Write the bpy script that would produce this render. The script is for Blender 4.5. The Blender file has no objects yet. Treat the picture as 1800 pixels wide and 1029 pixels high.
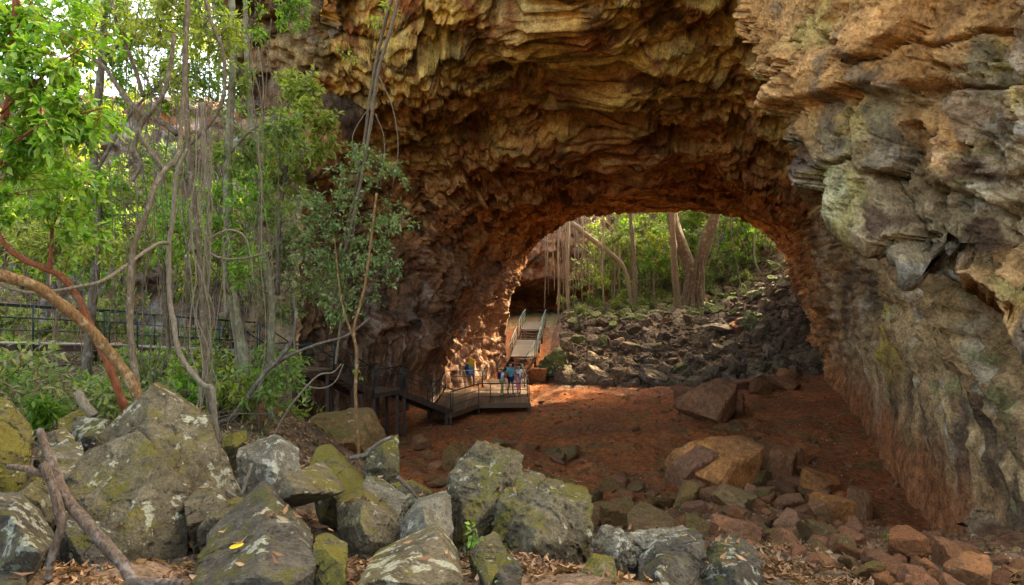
import bpy, bmesh, math, random
import numpy as np
from mathutils import Vector, Matrix
from mathutils.bvhtree import BVHTree

SC = bpy.context.scene
COL = SC.collection
R = math.radians

# ------------------------------------------------------------------ camera, sky, sun, exposure
F = 1285.0            # focal length in photograph pixels (photograph is 1800 wide)
EYE = 7.0
HOR = 500.0           # row of the horizon
cam = bpy.data.cameras.new('camera')
cam.sensor_width = 36.0
cam.lens = 36.0 * F / 1800.0
cam.shift_y = -(514.5 - HOR) / 1800.0
cam.clip_start = 0.05
cam.clip_end = 1000
camo = bpy.data.objects.new('camera', cam)
camo.location = (0, 0, EYE)
camo.rotation_euler = (R(90), 0, 0)
COL.objects.link(camo)
SC.camera = camo

SUN_EL, SUN_AZ = R(36), R(47)      # azimuth measured from +y (ahead) towards +x (right)
world = bpy.data.worlds.new('World')
SC.world = world
world.use_nodes = True
wn = world.node_tree.nodes
sky = wn.new('ShaderNodeTexSky')
sky.sky_type = 'NISHITA'
sky.sun_disc = False
sky.sun_elevation = SUN_EL
sky.sun_rotation = SUN_AZ
sky.air_density = 0.7
sky.dust_density = 6.0
sky.ozone_density = 0.3
bg = wn['Background']
bg.inputs['Strength'].default_value = 0.15
world.node_tree.links.new(sky.outputs[0], bg.inputs['Color'])

sl = bpy.data.lights.new('sun', 'SUN')
sl.energy = 2.0
sl.angle = R(0.53)
sl.color = (1.0, 0.93, 0.82)
so = bpy.data.objects.new('sun', sl)
to_sun = Vector((math.sin(SUN_AZ) * math.cos(SUN_EL), math.cos(SUN_AZ) * math.cos(SUN_EL), math.sin(SUN_EL)))
so.rotation_euler = to_sun.to_track_quat('Z', 'Y').to_euler()
so.location = (10, 60, 60)
COL.objects.link(so)

SC.view_settings.view_transform = 'Standard'
SC.view_settings.look = 'None'
SC.view_settings.gamma = 1.0
SC.view_settings.use_curve_mapping = False
SC.view_settings.exposure = 3.6
SC.view_settings.use_white_balance = True          # camera set for shade
SC.view_settings.white_balance_temperature = 7600
SC.view_settings.white_balance_tint = 8
SC.cycles.max_bounces = 6
SC.cycles.diffuse_bounces = 5
SC.cycles.transparent_max_bounces = 8

def W(px, py, Y):
    """a point seen at photograph pixel (px, py) that stands Y metres ahead"""
    return ((px - 900.0) / F * Y, Y, EYE - (py - HOR) / F * Y)

# ------------------------------------------------------------------ numpy noise
from concurrent.futures import ThreadPoolExecutor
_POOL = ThreadPoolExecutor(4)
U32 = np.uint32
def _chunk(fn, p, seed, *a):
    """run a per-point noise over cache-sized blocks on all cores"""
    p = np.ascontiguousarray(p, dtype=np.float32)
    if len(p) < 20000: return fn(p, seed, *a)
    parts = list(_POOL.map(lambda q: fn(q, seed, *a), np.array_split(p, max(4, len(p) // 16000))))
    if isinstance(parts[0], tuple): return tuple(np.concatenate(z) for z in zip(*parts))
    return np.concatenate(parts)

def _fin(h):
    h = h ^ (h >> U32(13)); h = h * U32(1274126177); h = h ^ (h >> U32(16)); h = h * U32(2246822519)
    return h ^ (h >> U32(13))

def _keys(i, seed):
    i = i.astype(np.int32).view(U32)
    return i[:, 0] * U32(374761393), i[:, 1] * U32(668265263), i[:, 2] * U32(2147483647) + U32((seed * 1274126177) & 0xffffffff)

def _noise(p, seed):
    i = np.floor(p); f = p - i
    kx, ky, kz = _keys(i, seed)
    u = f * f * f * (f * (f * 6 - 15) + 10)
    out = np.zeros(len(p), np.float32); s = np.float32(1 / 511.5)
    for dx in (0, 1):
        wx = u[:, 0] if dx else 1 - u[:, 0]
        hx = kx + U32(374761393) if dx else kx; fx = f[:, 0] - np.float32(dx)
        for dy in (0, 1):
            wxy = wx * (u[:, 1] if dy else 1 - u[:, 1])
            hxy = hx + (ky + U32(668265263) if dy else ky); fy = f[:, 1] - np.float32(dy)
            for dz in (0, 1):
                h = _fin(hxy + (kz + U32(2147483647) if dz else kz))
                g = (h & U32(1023)).astype(np.float32) * fx + ((h >> U32(10)) & U32(1023)).astype(np.float32) * fy + ((h >> U32(20)) & U32(1023)).astype(np.float32) * (f[:, 2] - np.float32(dz))
                out += wxy * (u[:, 2] if dz else 1 - u[:, 2]) * (g * s - (fx + fy + f[:, 2] - np.float32(dz)))
    return out * np.float32(1.5)

def noise(p, seed=0): return _chunk(_noise, p, seed)

def _worley(p, seed, jit, tilt):
    i = np.floor(p); f = p - i
    kx, ky, kz = _keys(i, seed)
    n = len(p); j = np.float32(jit / 1023); j0 = np.float32(.5 - .5 * jit)
    f1 = np.full(n, 81.0, np.float32); f2 = f1.copy(); cid = np.zeros(n, U32); til = np.zeros(n, np.float32)
    for dx in (-1, 0, 1):
        hx = kx + U32((dx * 374761393) & 0xffffffff); ax = np.float32(dx + j0) - f[:, 0]
        for dy in (-1, 0, 1):
            hy = hx + ky + U32((dy * 668265263) & 0xffffffff); ay = np.float32(dy + j0) - f[:, 1]
            for dz in (-1, 0, 1):
                h = _fin(hy + kz + U32((dz * 2147483647) & 0xffffffff))
                ex = ax + (h & U32(1023)).astype(np.float32) * j
                ey = ay + ((h >> U32(10)) & U32(1023)).astype(np.float32) * j
                ez = (np.float32(dz + j0) - f[:, 2]) + ((h >> U32(20)) & U32(1023)).astype(np.float32) * j
                d = ex * ex + ey * ey + ez * ez
                m = d < f1
                f2 = np.where(m, f1, np.minimum(f2, d)); f1 = np.where(m, d, f1); cid = np.where(m, h, cid)
                if tilt:
                    k = h * U32(2891336453)
                    t = (ex * ((k >> U32(8)) & U32(255)).astype(np.float32) + ey * ((k >> U32(16)) & U32(255)).astype(np.float32) + ez * (k >> U32(24)).astype(np.float32)) * np.float32(1 / 127.5) - ex - ey - ez
                    til = np.where(m, t, til)
    if tilt: return np.sqrt(f1), np.sqrt(f2), ((cid * U32(2654435761)) >> U32(8)).astype(np.float32) / np.float32(16777216), til
    return np.sqrt(f1), np.sqrt(f2), ((cid * U32(2654435761)) >> U32(8)).astype(np.float32) / np.float32(16777216)

def worley(p, seed=0, jit=0.9, tilt=False): return _chunk(_worley, p, seed, jit, tilt)

def fbm(p, octv=4, seed=0, gain=0.5, lac=2.03):
    p = np.asarray(p, dtype=np.float32)
    a, s = 1.0, np.zeros(len(p), np.float32)
    for k in range(octv):
        s += np.float32(a) * noise(p, seed + k * 17)
        p = p * np.float32(lac) + np.float32(3.7)
        a *= gain
    return s

def sstep(a, b, x):
    t = np.clip((np.asarray(x, dtype=np.float64) - a) / (b - a), 0, 1)
    return t * t * (3 - 2 * t)

def lerp(a, b, t):
    return a + (b - a) * t

def cmix(a, b, t):
    """mix (N,3) colours or a single colour by (N,) weights"""
    a = np.asarray(a, float); b = np.asarray(b, float)
    return a + (b - a) * np.asarray(t)[:, None]

# ------------------------------------------------------------------ mesh helpers
def mesh_np(name, v, f, smooth=True, col=None, cname='tint'):
    """mesh from an (N,3) vertex array and an (M,3|4) face array"""
    v = np.asarray(v, dtype=np.float32); f = np.asarray(f, dtype=np.int32)
    me = bpy.data.meshes.new(name)
    k = f.shape[1]
    me.vertices.add(len(v)); me.vertices.foreach_set('co', v.ravel())
    me.loops.add(f.size); me.loops.foreach_set('vertex_index', f.ravel())
    me.polygons.add(len(f))
    me.polygons.foreach_set('loop_start', np.arange(0, f.size, k, dtype=np.int32))
    if smooth:
        me.polygons.foreach_set('use_smooth', np.ones(len(f), dtype=bool))
    else:
        me.polygons.foreach_set('use_smooth', np.zeros(len(f), dtype=bool))
    if col is not None:
        at = me.color_attributes.new(cname, 'FLOAT_COLOR', 'POINT')
        c = np.ones((len(v), 4), dtype=np.float32); c[:, :3] = col
        at.data.foreach_set('color', c.ravel())
    me.update(calc_edges=True)
    return me

def put(name, me, mat=None, parent=None, loc=None, rot=None):
    o = bpy.data.objects.new(name, me)
    if mat is not None and me is not None and len(me.materials) == 0:
        me.materials.append(mat)
    if parent is not None: o.parent = parent
    if loc is not None: o.location = loc
    if rot is not None: o.rotation_euler = rot
    COL.objects.link(o)
    return o

def tag(o, label=None, cat=None, group=None, kind=None):
    if label: o['label'] = label
    if cat: o['category'] = cat
    if group: o['group'] = group
    if kind: o['kind'] = kind
    return o

def empty(name, loc, label, cat, group=None, rot=None):
    o = bpy.data.objects.new(name, None)
    o.empty_display_size = 0.2
    o.location = loc
    if rot: o.rotation_euler = rot
    COL.objects.link(o)
    return tag(o, label, cat, group)

def grid_faces(nr, nc, wrap_r=False):
    r = np.arange(nr if wrap_r else nr - 1)[:, None]; c = np.arange(nc - 1)[None, :]
    r2 = (r + 1) % nr
    return np.stack([r * nc + c, r * nc + c + 1, r2 * nc + c + 1, r2 * nc + c], -1).reshape(-1, 4)

class MB:
    """collects boxes and tubes; build() links them as one mesh object"""
    def __init__(self): self.v = []; self.f = []; self.n = 0
    def add(self, v, f):
        self.v.append(np.asarray(v, float)); self.f.extend([[i + self.n for i in q] for q in f]); self.n += len(v)
    def bar(self, a, b, w, h, up=(0, 0, 1), cham=0.0):
        """box beam from a to b, w wide, h deep, centred on the line"""
        a = Vector(a); b = Vector(b); d = (b - a).normalized()
        upv = Vector(up)
        if abs(d.dot(upv)) > .98: upv = Vector((0, 1, 0))
        s = d.cross(upv).normalized(); u = s.cross(d).normalized()
        vs = []
        for p in (a, b):
            for (i, j) in ((-1, -1), (1, -1), (1, 1), (-1, 1)):
                vs.append(p + s * (i * w / 2) + u * (j * h / 2))
        self.add([tuple(x) for x in vs], [(0, 3, 2, 1), (4, 5, 6, 7), (0, 1, 5, 4), (1, 2, 6, 5), (2, 3, 7, 6), (3, 0, 4, 7)])
        return self
    def tube(self, pts, r, n=8):
        v, f = tube_np(pts, r, n)
        self.add(v, f.tolist())
        return self
    def build(self, name, mat, parent=None, smooth=False, loc=None):
        v = np.concatenate(self.v)
        me = bpy.data.meshes.new(name)
        me.from_pydata([tuple(x) for x in v], [], self.f)
        if smooth: me.polygons.foreach_set('use_smooth', np.ones(len(me.polygons), dtype=bool))
        me.update()
        return put(name, me, mat, parent, loc)

def catmull(P, m=6):
    P = np.asarray(P, float)
    if len(P) < 3: 
        t = np.linspace(0, 1, m + 1)[:, None]
        return P[0] * (1 - t) + P[-1] * t
    Q = np.vstack([2 * P[0] - P[1], P, 2 * P[-1] - P[-2]])
    out = []
    for i in range(1, len(Q) - 2):
        t = np.linspace(0, 1, m, endpoint=False)[:, None]
        p0, p1, p2, p3 = Q[i - 1], Q[i], Q[i + 1], Q[i + 2]
        out.append(.5 * ((2 * p1) + (-p0 + p2) * t + (2 * p0 - 5 * p1 + 4 * p2 - p3) * t ** 2 + (-p0 + 3 * p1 - 3 * p2 + p3) * t ** 3))
    out.append(P[-1:])
    return np.vstack(out)

def tube_np(pts, r, n=8, lump=0.0, seed=0, flute=None):
    """swept tube; r is a scalar or one radius per point; closed ends"""
    P = np.asarray(pts, float); m = len(P)
    r = np.full(m, r, float) if np.isscalar(r) else np.interp(np.linspace(0, 1, m), np.linspace(0, 1, len(r)), r)
    T = np.gradient(P, axis=0); T /= np.linalg.norm(T, axis=1)[:, None] + 1e-9
    ref = np.array([0, 0, 1.0]) if abs(T[0][2]) < .9 else np.array([1.0, 0, 0])
    U = np.zeros_like(P); u = ref - T[0] * ref.dot(T[0]); u /= np.linalg.norm(u)
    for i in range(m):
        u = u - T[i] * u.dot(T[i]); u /= np.linalg.norm(u) + 1e-9; U[i] = u
    V = np.cross(T, U)
    a = np.linspace(0, 2 * np.pi, n, endpoint=False)
    rr = np.repeat(r[:, None], n, 1)
    if flute is not None: rr = rr * (1 + flute[0] * np.cos(a * flute[1])[None, :])
    ring = P[:, None, :] + rr[..., None] * (np.cos(a)[None, :, None] * U[:, None, :] + np.sin(a)[None, :, None] * V[:, None, :])
    v = ring.reshape(-1, 3)
    if lump > 0:
        d = v - np.repeat(P, n, 0)
        nn = fbm(v / max(np.mean(r) * 3, .02) + seed, 3, seed)
        v = v + d * (nn * lump)[:, None]
    i = np.arange(m - 1)[:, None]; j = np.arange(n)[None, :]; j2 = (j + 1) % n
    f = np.stack([i * n + j, i * n + j2, (i + 1) * n + j2, (i + 1) * n + j], -1).reshape(-1, 4)
    v = np.vstack([v, P[:1], P[-1:]])
    k = m * n
    j = np.arange(0, n, 2)                      # end caps: quads round a centre vertex (n is even)
    c0 = np.stack([np.full(len(j), k), (j + 2) % n, j + 1, j], -1)
    o = (m - 1) * n
    c1 = np.stack([np.full(len(j), k + 1), o + j, o + j + 1, o + (j + 2) % n], -1)
    return v, np.vstack([f, c0, c1])

def join_tubes(lst):
    vs, fs, n = [], [], 0
    for v, f in lst:
        vs.append(v); fs.append(f + n); n += len(v)
    return np.vstack(vs), np.vstack(fs)

# ------------------------------------------------------------------ materials
def new_mat(name):
    m = bpy.data.materials.new(name); m.use_nodes = True
    nt = m.node_tree
    b = nt.nodes['Principled BSDF']
    b.inputs['Specular IOR Level'].default_value = 0.07
    b.inputs['Roughness'].default_value = 0.85
    return m, nt, b

def nd(nt, typ, **kw):
    n = nt.nodes.new(typ)
    for k, v in kw.items():
        if k in n.inputs: n.inputs[k].default_value = v
        else: setattr(n, k, v)
    return n

def coords(nt, kind='Object', scale=(1, 1, 1)):
    tc = nt.nodes.new('ShaderNodeTexCoord'); mp = nt.nodes.new('ShaderNodeMapping')
    mp.inputs['Scale'].default_value = scale
    nt.links.new(tc.outputs[kind], mp.inputs[0])
    return mp.outputs[0]

def nz(nt, vec, scale, detail=6, rough=0.6, dist=0.0):
    n = nd(nt, 'ShaderNodeTexNoise', Scale=scale, Detail=detail, Roughness=rough, Distortion=dist)
    nt.links.new(vec, n.inputs['Vector'])
    return n.outputs['Fac']

def ramp(nt, fac, stops, interp='LINEAR'):
    r = nt.nodes.new('ShaderNodeValToRGB'); e = r.color_ramp.elements; r.color_ramp.interpolation = interp
    while len(e) < len(stops): e.new(0.5)
    for el, (p, c) in zip(e, stops):
        el.position = p
        el.color = (c, c, c, 1) if np.isscalar(c) else (*c, 1)
    nt.links.new(fac, r.inputs[0])
    return r.outputs[0]

def mix(nt, fac, a, b, mode='MIX'):
    m = nt.nodes.new('ShaderNodeMix'); m.data_type = 'RGBA'; m.blend_type = mode
    for s, val in ((m.inputs[0], fac), (m.inputs[6], a), (m.inputs[7], b)):
        if hasattr(val, 'links'): nt.links.new(val, s)
        elif np.isscalar(val): s.default_value = val
        else: s.default_value = (*val, 1)
    return m.outputs[2]

def math_(nt, op, a, b=0.0, c=None):
    m = nt.nodes.new('ShaderNodeMath'); m.operation = op
    for i, val in enumerate((a, b) if c is None else (a, b, c)):
        if hasattr(val, 'links'): nt.links.new(val, m.inputs[i])
        else: m.inputs[i].default_value = val
    return m.outputs[0]

def bump(nt, b, h, strength=0.5, dist=0.05, prev=None):
    n = nd(nt, 'ShaderNodeBump', Strength=strength, Distance=dist)
    nt.links.new(h, n.inputs['Height'])
    if prev is not None: nt.links.new(prev, n.inputs['Normal'])
    nt.links.new(n.outputs[0], b.inputs['Normal'])
    return n.outputs[0]

def attr(nt, name):
    a = nt.nodes.new('ShaderNodeAttribute'); a.attribute_name = name
    return a.outputs['Color']

def rock_shell_mat(name, fine=5.0, bs=0.7):
    m, nt, b = new_mat(name)
    vec = coords(nt)
    tint = attr(nt, 'tint')
    n1 = nz(nt, vec, fine, 5, 0.65)
    n2 = nz(nt, vec, fine * 5, 3, 0.65)
    c = mix(nt, 0.85, tint, ramp(nt, n1, [(0.30, 0.18), (0.5, 0.5), (0.72, 0.85)]), 'OVERLAY')
    c = mix(nt, 0.7, c, ramp(nt, n2, [(0.32, 0.22), (0.5, 0.5), (0.7, 0.8)]), 'OVERLAY')
    nt.links.new(c, b.inputs['Base Color'])
    p = bump(nt, b, n1, bs, 0.18)
    bump(nt, b, n2, bs, 0.05, p)
    b.inputs['Roughness'].default_value = 0.9
    return m

M = {}
M['cave'] = rock_shell_mat('cave_rock', 3.0, 0.8)
M['cliff'] = rock_shell_mat('cliff_rock', 2.0, 0.8)
M['ground'] = rock_shell_mat('ground_soil', 5.0, 0.6)

def boulder_mat(name, base1, base2, lichen, lamt, moss, mamt, scale=1.0, rnd=0.0, bs=0.6):
    """weathered rock: two mixed body colours, pale crusty lichen spots, moss on upward faces"""
    m, nt, b = new_mat(name)
    vec = coords(nt)
    oi = nt.nodes.new('ShaderNodeObjectInfo')
    off = nt.nodes.new('ShaderNodeVectorMath'); off.operation = 'MULTIPLY_ADD'
    cx = nt.nodes.new('ShaderNodeCombineXYZ')
    for k in range(3): nt.links.new(oi.outputs['Random'], cx.inputs[k])
    nt.links.new(cx.outputs[0], off.inputs[0]); off.inputs[1].default_value = (37, 53, 71); nt.links.new(vec, off.inputs[2])
    vec = off.outputs[0]
    n0 = nz(nt, vec, 1.3 * scale, 6, 0.6); n1 = nz(nt, vec, 6 * scale, 8, 0.68); n2 = nz(nt, vec, 28 * scale, 6, 0.7)
    c = mix(nt, ramp(nt, n0, [(0.36, 0.0), (0.62, 1.0)]), base1, base2)
    if rnd > 0:
        hs = nt.nodes.new('ShaderNodeHueSaturation')
        nt.links.new(c, hs.inputs['Color'])
        nt.links.new(math_(nt, 'MULTIPLY_ADD', oi.outputs['Random'], rnd, 1 - rnd / 2), hs.inputs['Value'])
        nt.links.new(math_(nt, 'MULTIPLY_ADD', math_(nt, 'FRACT', math_(nt, 'MULTIPLY', oi.outputs['Random'], 7.31)), 0.012 * rnd, 0.5), hs.inputs['Hue'])
        nt.links.new(math_(nt, 'MULTIPLY_ADD', math_(nt, 'FRACT', math_(nt, 'MULTIPLY', oi.outputs['Random'], 13.7)), 0.14 * rnd, 1 - 0.13 * rnd), hs.inputs['Saturation'])
        c = hs.outputs[0]
    c = mix(nt, 0.9, c, ramp(nt, n1, [(0.3, 0.25), (0.5, 0.5), (0.72, 0.8)]), 'OVERLAY')
    c = mix(nt, 0.7, c, ramp(nt, n2, [(0.3, 0.15), (0.5, 0.5), (0.7, 0.85)]), 'OVERLAY')
    if mamt > 0:
        ge = nt.nodes.new('ShaderNodeNewGeometry'); sp = nt.nodes.new('ShaderNodeSeparateXYZ')
        nt.links.new(ge.outputs['Normal'], sp.inputs[0])
        up = math_(nt, 'MULTIPLY_ADD', sp.outputs[2], 0.12, 0.0)
        mm = math_(nt, 'ADD', nz(nt, vec, 1.1 * scale, 9, 0.72), up)
        mm = math_(nt, 'ADD', mm, math_(nt, 'MULTIPLY_ADD', math_(nt, 'FRACT', math_(nt, 'MULTIPLY', oi.outputs['Random'], 9.73)), 0.09, -0.055))
        fac = ramp(nt, mm, [(0.66 - 0.16 * mamt, 0.0), (0.76 - 0.16 * mamt, 1.0)])
        mc = mix(nt, n2, tuple(x * 0.5 for x in moss), tuple(x * 1.5 for x in moss))
        c = mix(nt, math_(nt, 'MULTIPLY', fac, 0.85), c, mc)
    if lamt > 0:
        l1 = nz(nt, vec, 5.0 * scale, 7, 0.62, 0.3); l0 = nz(nt, vec, 1.6 * scale, 3, 0.5)
        lm = math_(nt, 'MULTIPLY_ADD', l0, 0.5, l1)
        lm = math_(nt, 'ADD', lm, math_(nt, 'MULTIPLY_ADD', math_(nt, 'FRACT', math_(nt, 'MULTIPLY', oi.outputs['Random'], 5.17)), 0.10, -0.06))
        fac = ramp(nt, lm, [(0.92 - 0.16 * lamt, 0.0), (0.965 - 0.16 * lamt, 1.0)])
        c = mix(nt, math_(nt, 'MULTIPLY', fac, ramp(nt, n2, [(0.35, 0.35), (0.55, 0.95)])), c, lichen)
    nt.links.new(c, b.inputs['Base Color'])
    p = bump(nt, b, n1, bs * 1.5, 0.07 / scale)
    bump(nt, b, n2, bs * 1.5, 0.02 / scale, p)
    b.inputs['Roughness'].default_value = 0.88
    return m

M['boulder'] = boulder_mat('lichen_boulder', (0.07, 0.054, 0.028), (0.135, 0.108, 0.06), (0.34, 0.32, 0.20), 0.52, (0.115, 0.094, 0.015), 0.5, 1.6, bs=.8)
M['boulder_pale'] = boulder_mat('pale_boulder', (0.10, 0.083, 0.05), (0.18, 0.155, 0.10), (0.38, 0.36, 0.25), 0.72, (0.085, 0.072, 0.012), 0.4, 2.0, bs=.9)
M['boulder_moss'] = boulder_mat('mossy_boulder', (0.062, 0.052, 0.025), (0.11, 0.09, 0.046), (0.30, 0.29, 0.18), 0.38, (0.12, 0.10, 0.015), 1.0, 1.6, bs=.8)
M['boulder_dark'] = boulder_mat('dark_boulder', (0.045, 0.037, 0.024), (0.09, 0.076, 0.05), (0.28, 0.28, 0.19), 0.55, (0.075, 0.068, 0.010), 0.5, 1.6, bs=.8)
M['red_rock'] = boulder_mat('red_dusty_rock', (0.27, 0.10, 0.035), (0.19, 0.08, 0.032), (0.3, 0.2, 0.12), 0.0, (0.1, 0.09, 0.03), 0.0, 1.0, 0.7)
M['orange_rock'] = boulder_mat('orange_rock', (0.42, 0.155, 0.036), (0.26, 0.105, 0.036), (0.4, 0.32, 0.2), 0.35, (0.1, 0.09, 0.03), 0.0, 0.8, 0.2)
M['olive_rock'] = boulder_mat('olive_rock', (0.15, 0.09, 0.03), (0.20, 0.098, 0.032), (0.3, 0.27, 0.16), 0.2, (0.1, 0.09, 0.025), 0.35, 1.0, 0.5)
M['rubble'] = boulder_mat('rubble_rock', (0.11, 0.07, 0.04), (0.185, 0.122, 0.074), (0.36, 0.32, 0.24), 0.25, (0.11, 0.125, 0.03), 0.2, 1.2, 0.8)
M['rubble_green'] = boulder_mat('mossy_rubble', (0.09, 0.075, 0.034), (0.12, 0.105, 0.05), (0.36, 0.36, 0.22), 0.4, (0.12, 0.14, 0.03), 1.0, 1.2, 0.7)

def simple_mat(name, c1, c2, scale=4, rough=0.7, metal=0.0, bs=0.15, stretch=(1, 1, 1), bd=0.01):
    m, nt, b = new_mat(name)
    vec = coords(nt, 'Object', stretch)
    n = nz(nt, vec, scale, 6, 0.6)
    nt.links.new(mix(nt, ramp(nt, n, [(0.3, 0.0), (0.7, 1.0)]), c1, c2), b.inputs['Base Color'])
    b.inputs['Roughness'].default_value = rough; b.inputs['Metallic'].default_value = metal
    if bs > 0: bump(nt, b, n, bs, bd)
    return m

def bark_mat(name, c1, c2, c3=None, scale=1.0, spots=0.0):
    m, nt, b = new_mat(name)
    vec = coords(nt, 'Object', (9 * scale, 9 * scale, 2.2 * scale))
    n = nz(nt, vec, 3.0, 7, 0.65, 0.4)
    v2 = coords(nt); n2 = nz(nt, v2, 7 * scale, 5, 0.6)
    c = mix(nt, ramp(nt, n, [(0.32, 0.0), (0.68, 1.0)]), c1, c2)
    if c3 is not None: c = mix(nt, ramp(nt, n2, [(0.54 - spots, 0.0), (0.64 - spots, 0.85)]), c, c3)
    nt.links.new(c, b.inputs['Base Color'])
    bump(nt, b, n, 1.0, 0.05)
    return m

M['bark_grey'] = bark_mat('grey_bark', (0.07, 0.053, 0.034), (0.17, 0.135, 0.092), (0.22, 0.195, 0.145))
M['bark_tan'] = bark_mat('tan_bark', (0.10, 0.052, 0.02), (0.27, 0.15, 0.058), (0.33, 0.23, 0.115), 1.4, 0.0)
M['bark_red'] = bark_mat('red_bark', (0.13, 0.042, 0.018), (0.27, 0.095, 0.04), (0.20, 0.12, 0.07))
M['bark_green'] = bark_mat('green_lichen_bark', (0.12, 0.10, 0.055), (0.21, 0.19, 0.11), (0.25, 0.25, 0.14), 1.0, 0.05)
M['vine'] = bark_mat('vine_bark', (0.085, 0.062, 0.034), (0.21, 0.158, 0.092), (0.25, 0.21, 0.14), 1.5)
M['vine_pale'] = bark_mat('pale_vine_bark', (0.14, 0.105, 0.06), (0.30, 0.24, 0.155), None, 1.5)
M['fig_bark'] = bark_mat('fig_bark', (0.05, 0.032, 0.017), (0.17, 0.12, 0.07), (0.21, 0.175, 0.11), 0.6)
M['dead_wood'] = bark_mat('dead_wood', (0.055, 0.036, 0.022), (0.165, 0.118, 0.078), (0.22, 0.19, 0.15), 1.5)

def leaf_mat(name, c1, c2, c3, trans=0.45, spec=0.3):
    """leaf colours vary leaf by leaf through the 'rnd' attribute; light passes through the blade"""
    m, nt, b = new_mat(name)
    a = nt.nodes.new('ShaderNodeAttribute'); a.attribute_name = 'tint'
    sp = nt.nodes.new('ShaderNodeSeparateColor'); nt.links.new(a.outputs['Color'], sp.inputs[0])
    c = ramp(nt, sp.outputs[0], [(0.0, c1), (0.55, c2), (0.95, c3)])
    nt.links.new(c, b.inputs['Base Color'])
    b.inputs['Roughness'].default_value = 0.45
    b.inputs['Specular IOR Level'].default_value = spec
    tr = nt.nodes.new('ShaderNodeBsdfTranslucent')
    nt.links.new(mix(nt, 1.0, c, (1.15, 1.25, 0.6), 'MULTIPLY'), tr.inputs[0])
    mx = nt.nodes.new('ShaderNodeMixShader'); mx.inputs[0].default_value = trans
    nt.links.new(b.outputs[0], mx.inputs[1]); nt.links.new(tr.outputs[0], mx.inputs[2])
    nt.links.new(mx.outputs[0], nt.nodes['Material Output'].inputs['Surface'])
    return m

M['leaf_bright'] = leaf_mat('bright_leaf', (0.08, 0.19, 0.014), (0.16, 0.31, 0.03), (0.27, 0.37, 0.055), 0.55)
M['leaf_mid'] = leaf_mat('mid_leaf', (0.085, 0.155, 0.022), (0.155, 0.24, 0.04), (0.27, 0.31, 0.08), 0.55)
M['leaf_blue'] = leaf_mat('bluish_leaf', (0.09, 0.155, 0.035), (0.17, 0.25, 0.065), (0.31, 0.37, 0.14), 0.45)
M['leaf_yellow'] = leaf_mat('yellowish_leaf', (0.145, 0.20, 0.022), (0.255, 0.305, 0.045), (0.39, 0.38, 0.09), 0.55)
M['leaf_under'] = leaf_mat('undergrowth_leaf', (0.10, 0.15, 0.033), (0.18, 0.23, 0.056), (0.31, 0.285, 0.12), 0.5)
M['litter'] = leaf_mat('dead_leaf', (0.10, 0.045, 0.018), (0.21, 0.105, 0.042), (0.33, 0.20, 0.095), 0.15, 0.2)

M['plank'] = None
def plank_mat(name, c1, c2):
    m, nt, b = new_mat(name)
    oi = nt.nodes.new('ShaderNodeObjectInfo')
    vec = coords(nt, 'Object', (1.2, 14, 14))
    n = nz(nt, vec, 2.5, 6, 0.65)
    c = mix(nt, ramp(nt, n, [(0.3, 0.0), (0.7, 1.0)]), c1, c2)
    hs = nt.nodes.new('ShaderNodeHueSaturation'); nt.links.new(c, hs.inputs['Color'])
    nt.links.new(math_(nt, 'MULTIPLY_ADD', oi.outputs['Random'], 0.5, 0.72), hs.inputs['Value'])
    nt.links.new(hs.outputs[0], b.inputs['Base Color'])
    bump(nt, b, n, 0.3, 0.01)
    b.inputs['Roughness'].default_value = 0.75
    return m
M['plank'] = plank_mat('weathered_plank', (0.085, 0.048, 0.025), (0.16, 0.098, 0.054))
M['plank_pale'] = plank_mat('pale_plank', (0.22, 0.18, 0.13), (0.34, 0.29, 0.22))
M['plank_grey'] = plank_mat('grey_plank', (0.07, 0.053, 0.035), (0.125, 0.098, 0.066))
M['steel_dark'] = simple_mat('dark_green_steel', (0.022, 0.035, 0.03), (0.035, 0.052, 0.045), 9, 0.45, 0.2, 0.05)
M['steel_grey'] = simple_mat('galvanised_green_rail', (0.055, 0.09, 0.075), (0.10, 0.14, 0.12), 9, 0.5, 0.3, 0.05)
M['timber_dark'] = simple_mat('dark_timber', (0.045, 0.03, 0.022), (0.09, 0.06, 0.04), 6, 0.85, 0, 0.3, (1, 1, 0.2))
# ------------------------------------------------------------------ the lie of the land
CY  = [4, 12, 19, 28, 38, 46, 52]
C_XL = [-20, -18, -14.5, -10.2, -5.6, -2.3, -0.4]
C_XR = [8.4, 9.6, 11.2, 14.0, 17.0, 19.2, 21.0]
C_H = [25.0, 24.0, 21.5, 16.2, 12.9, 12.3, 12.0]

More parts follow.
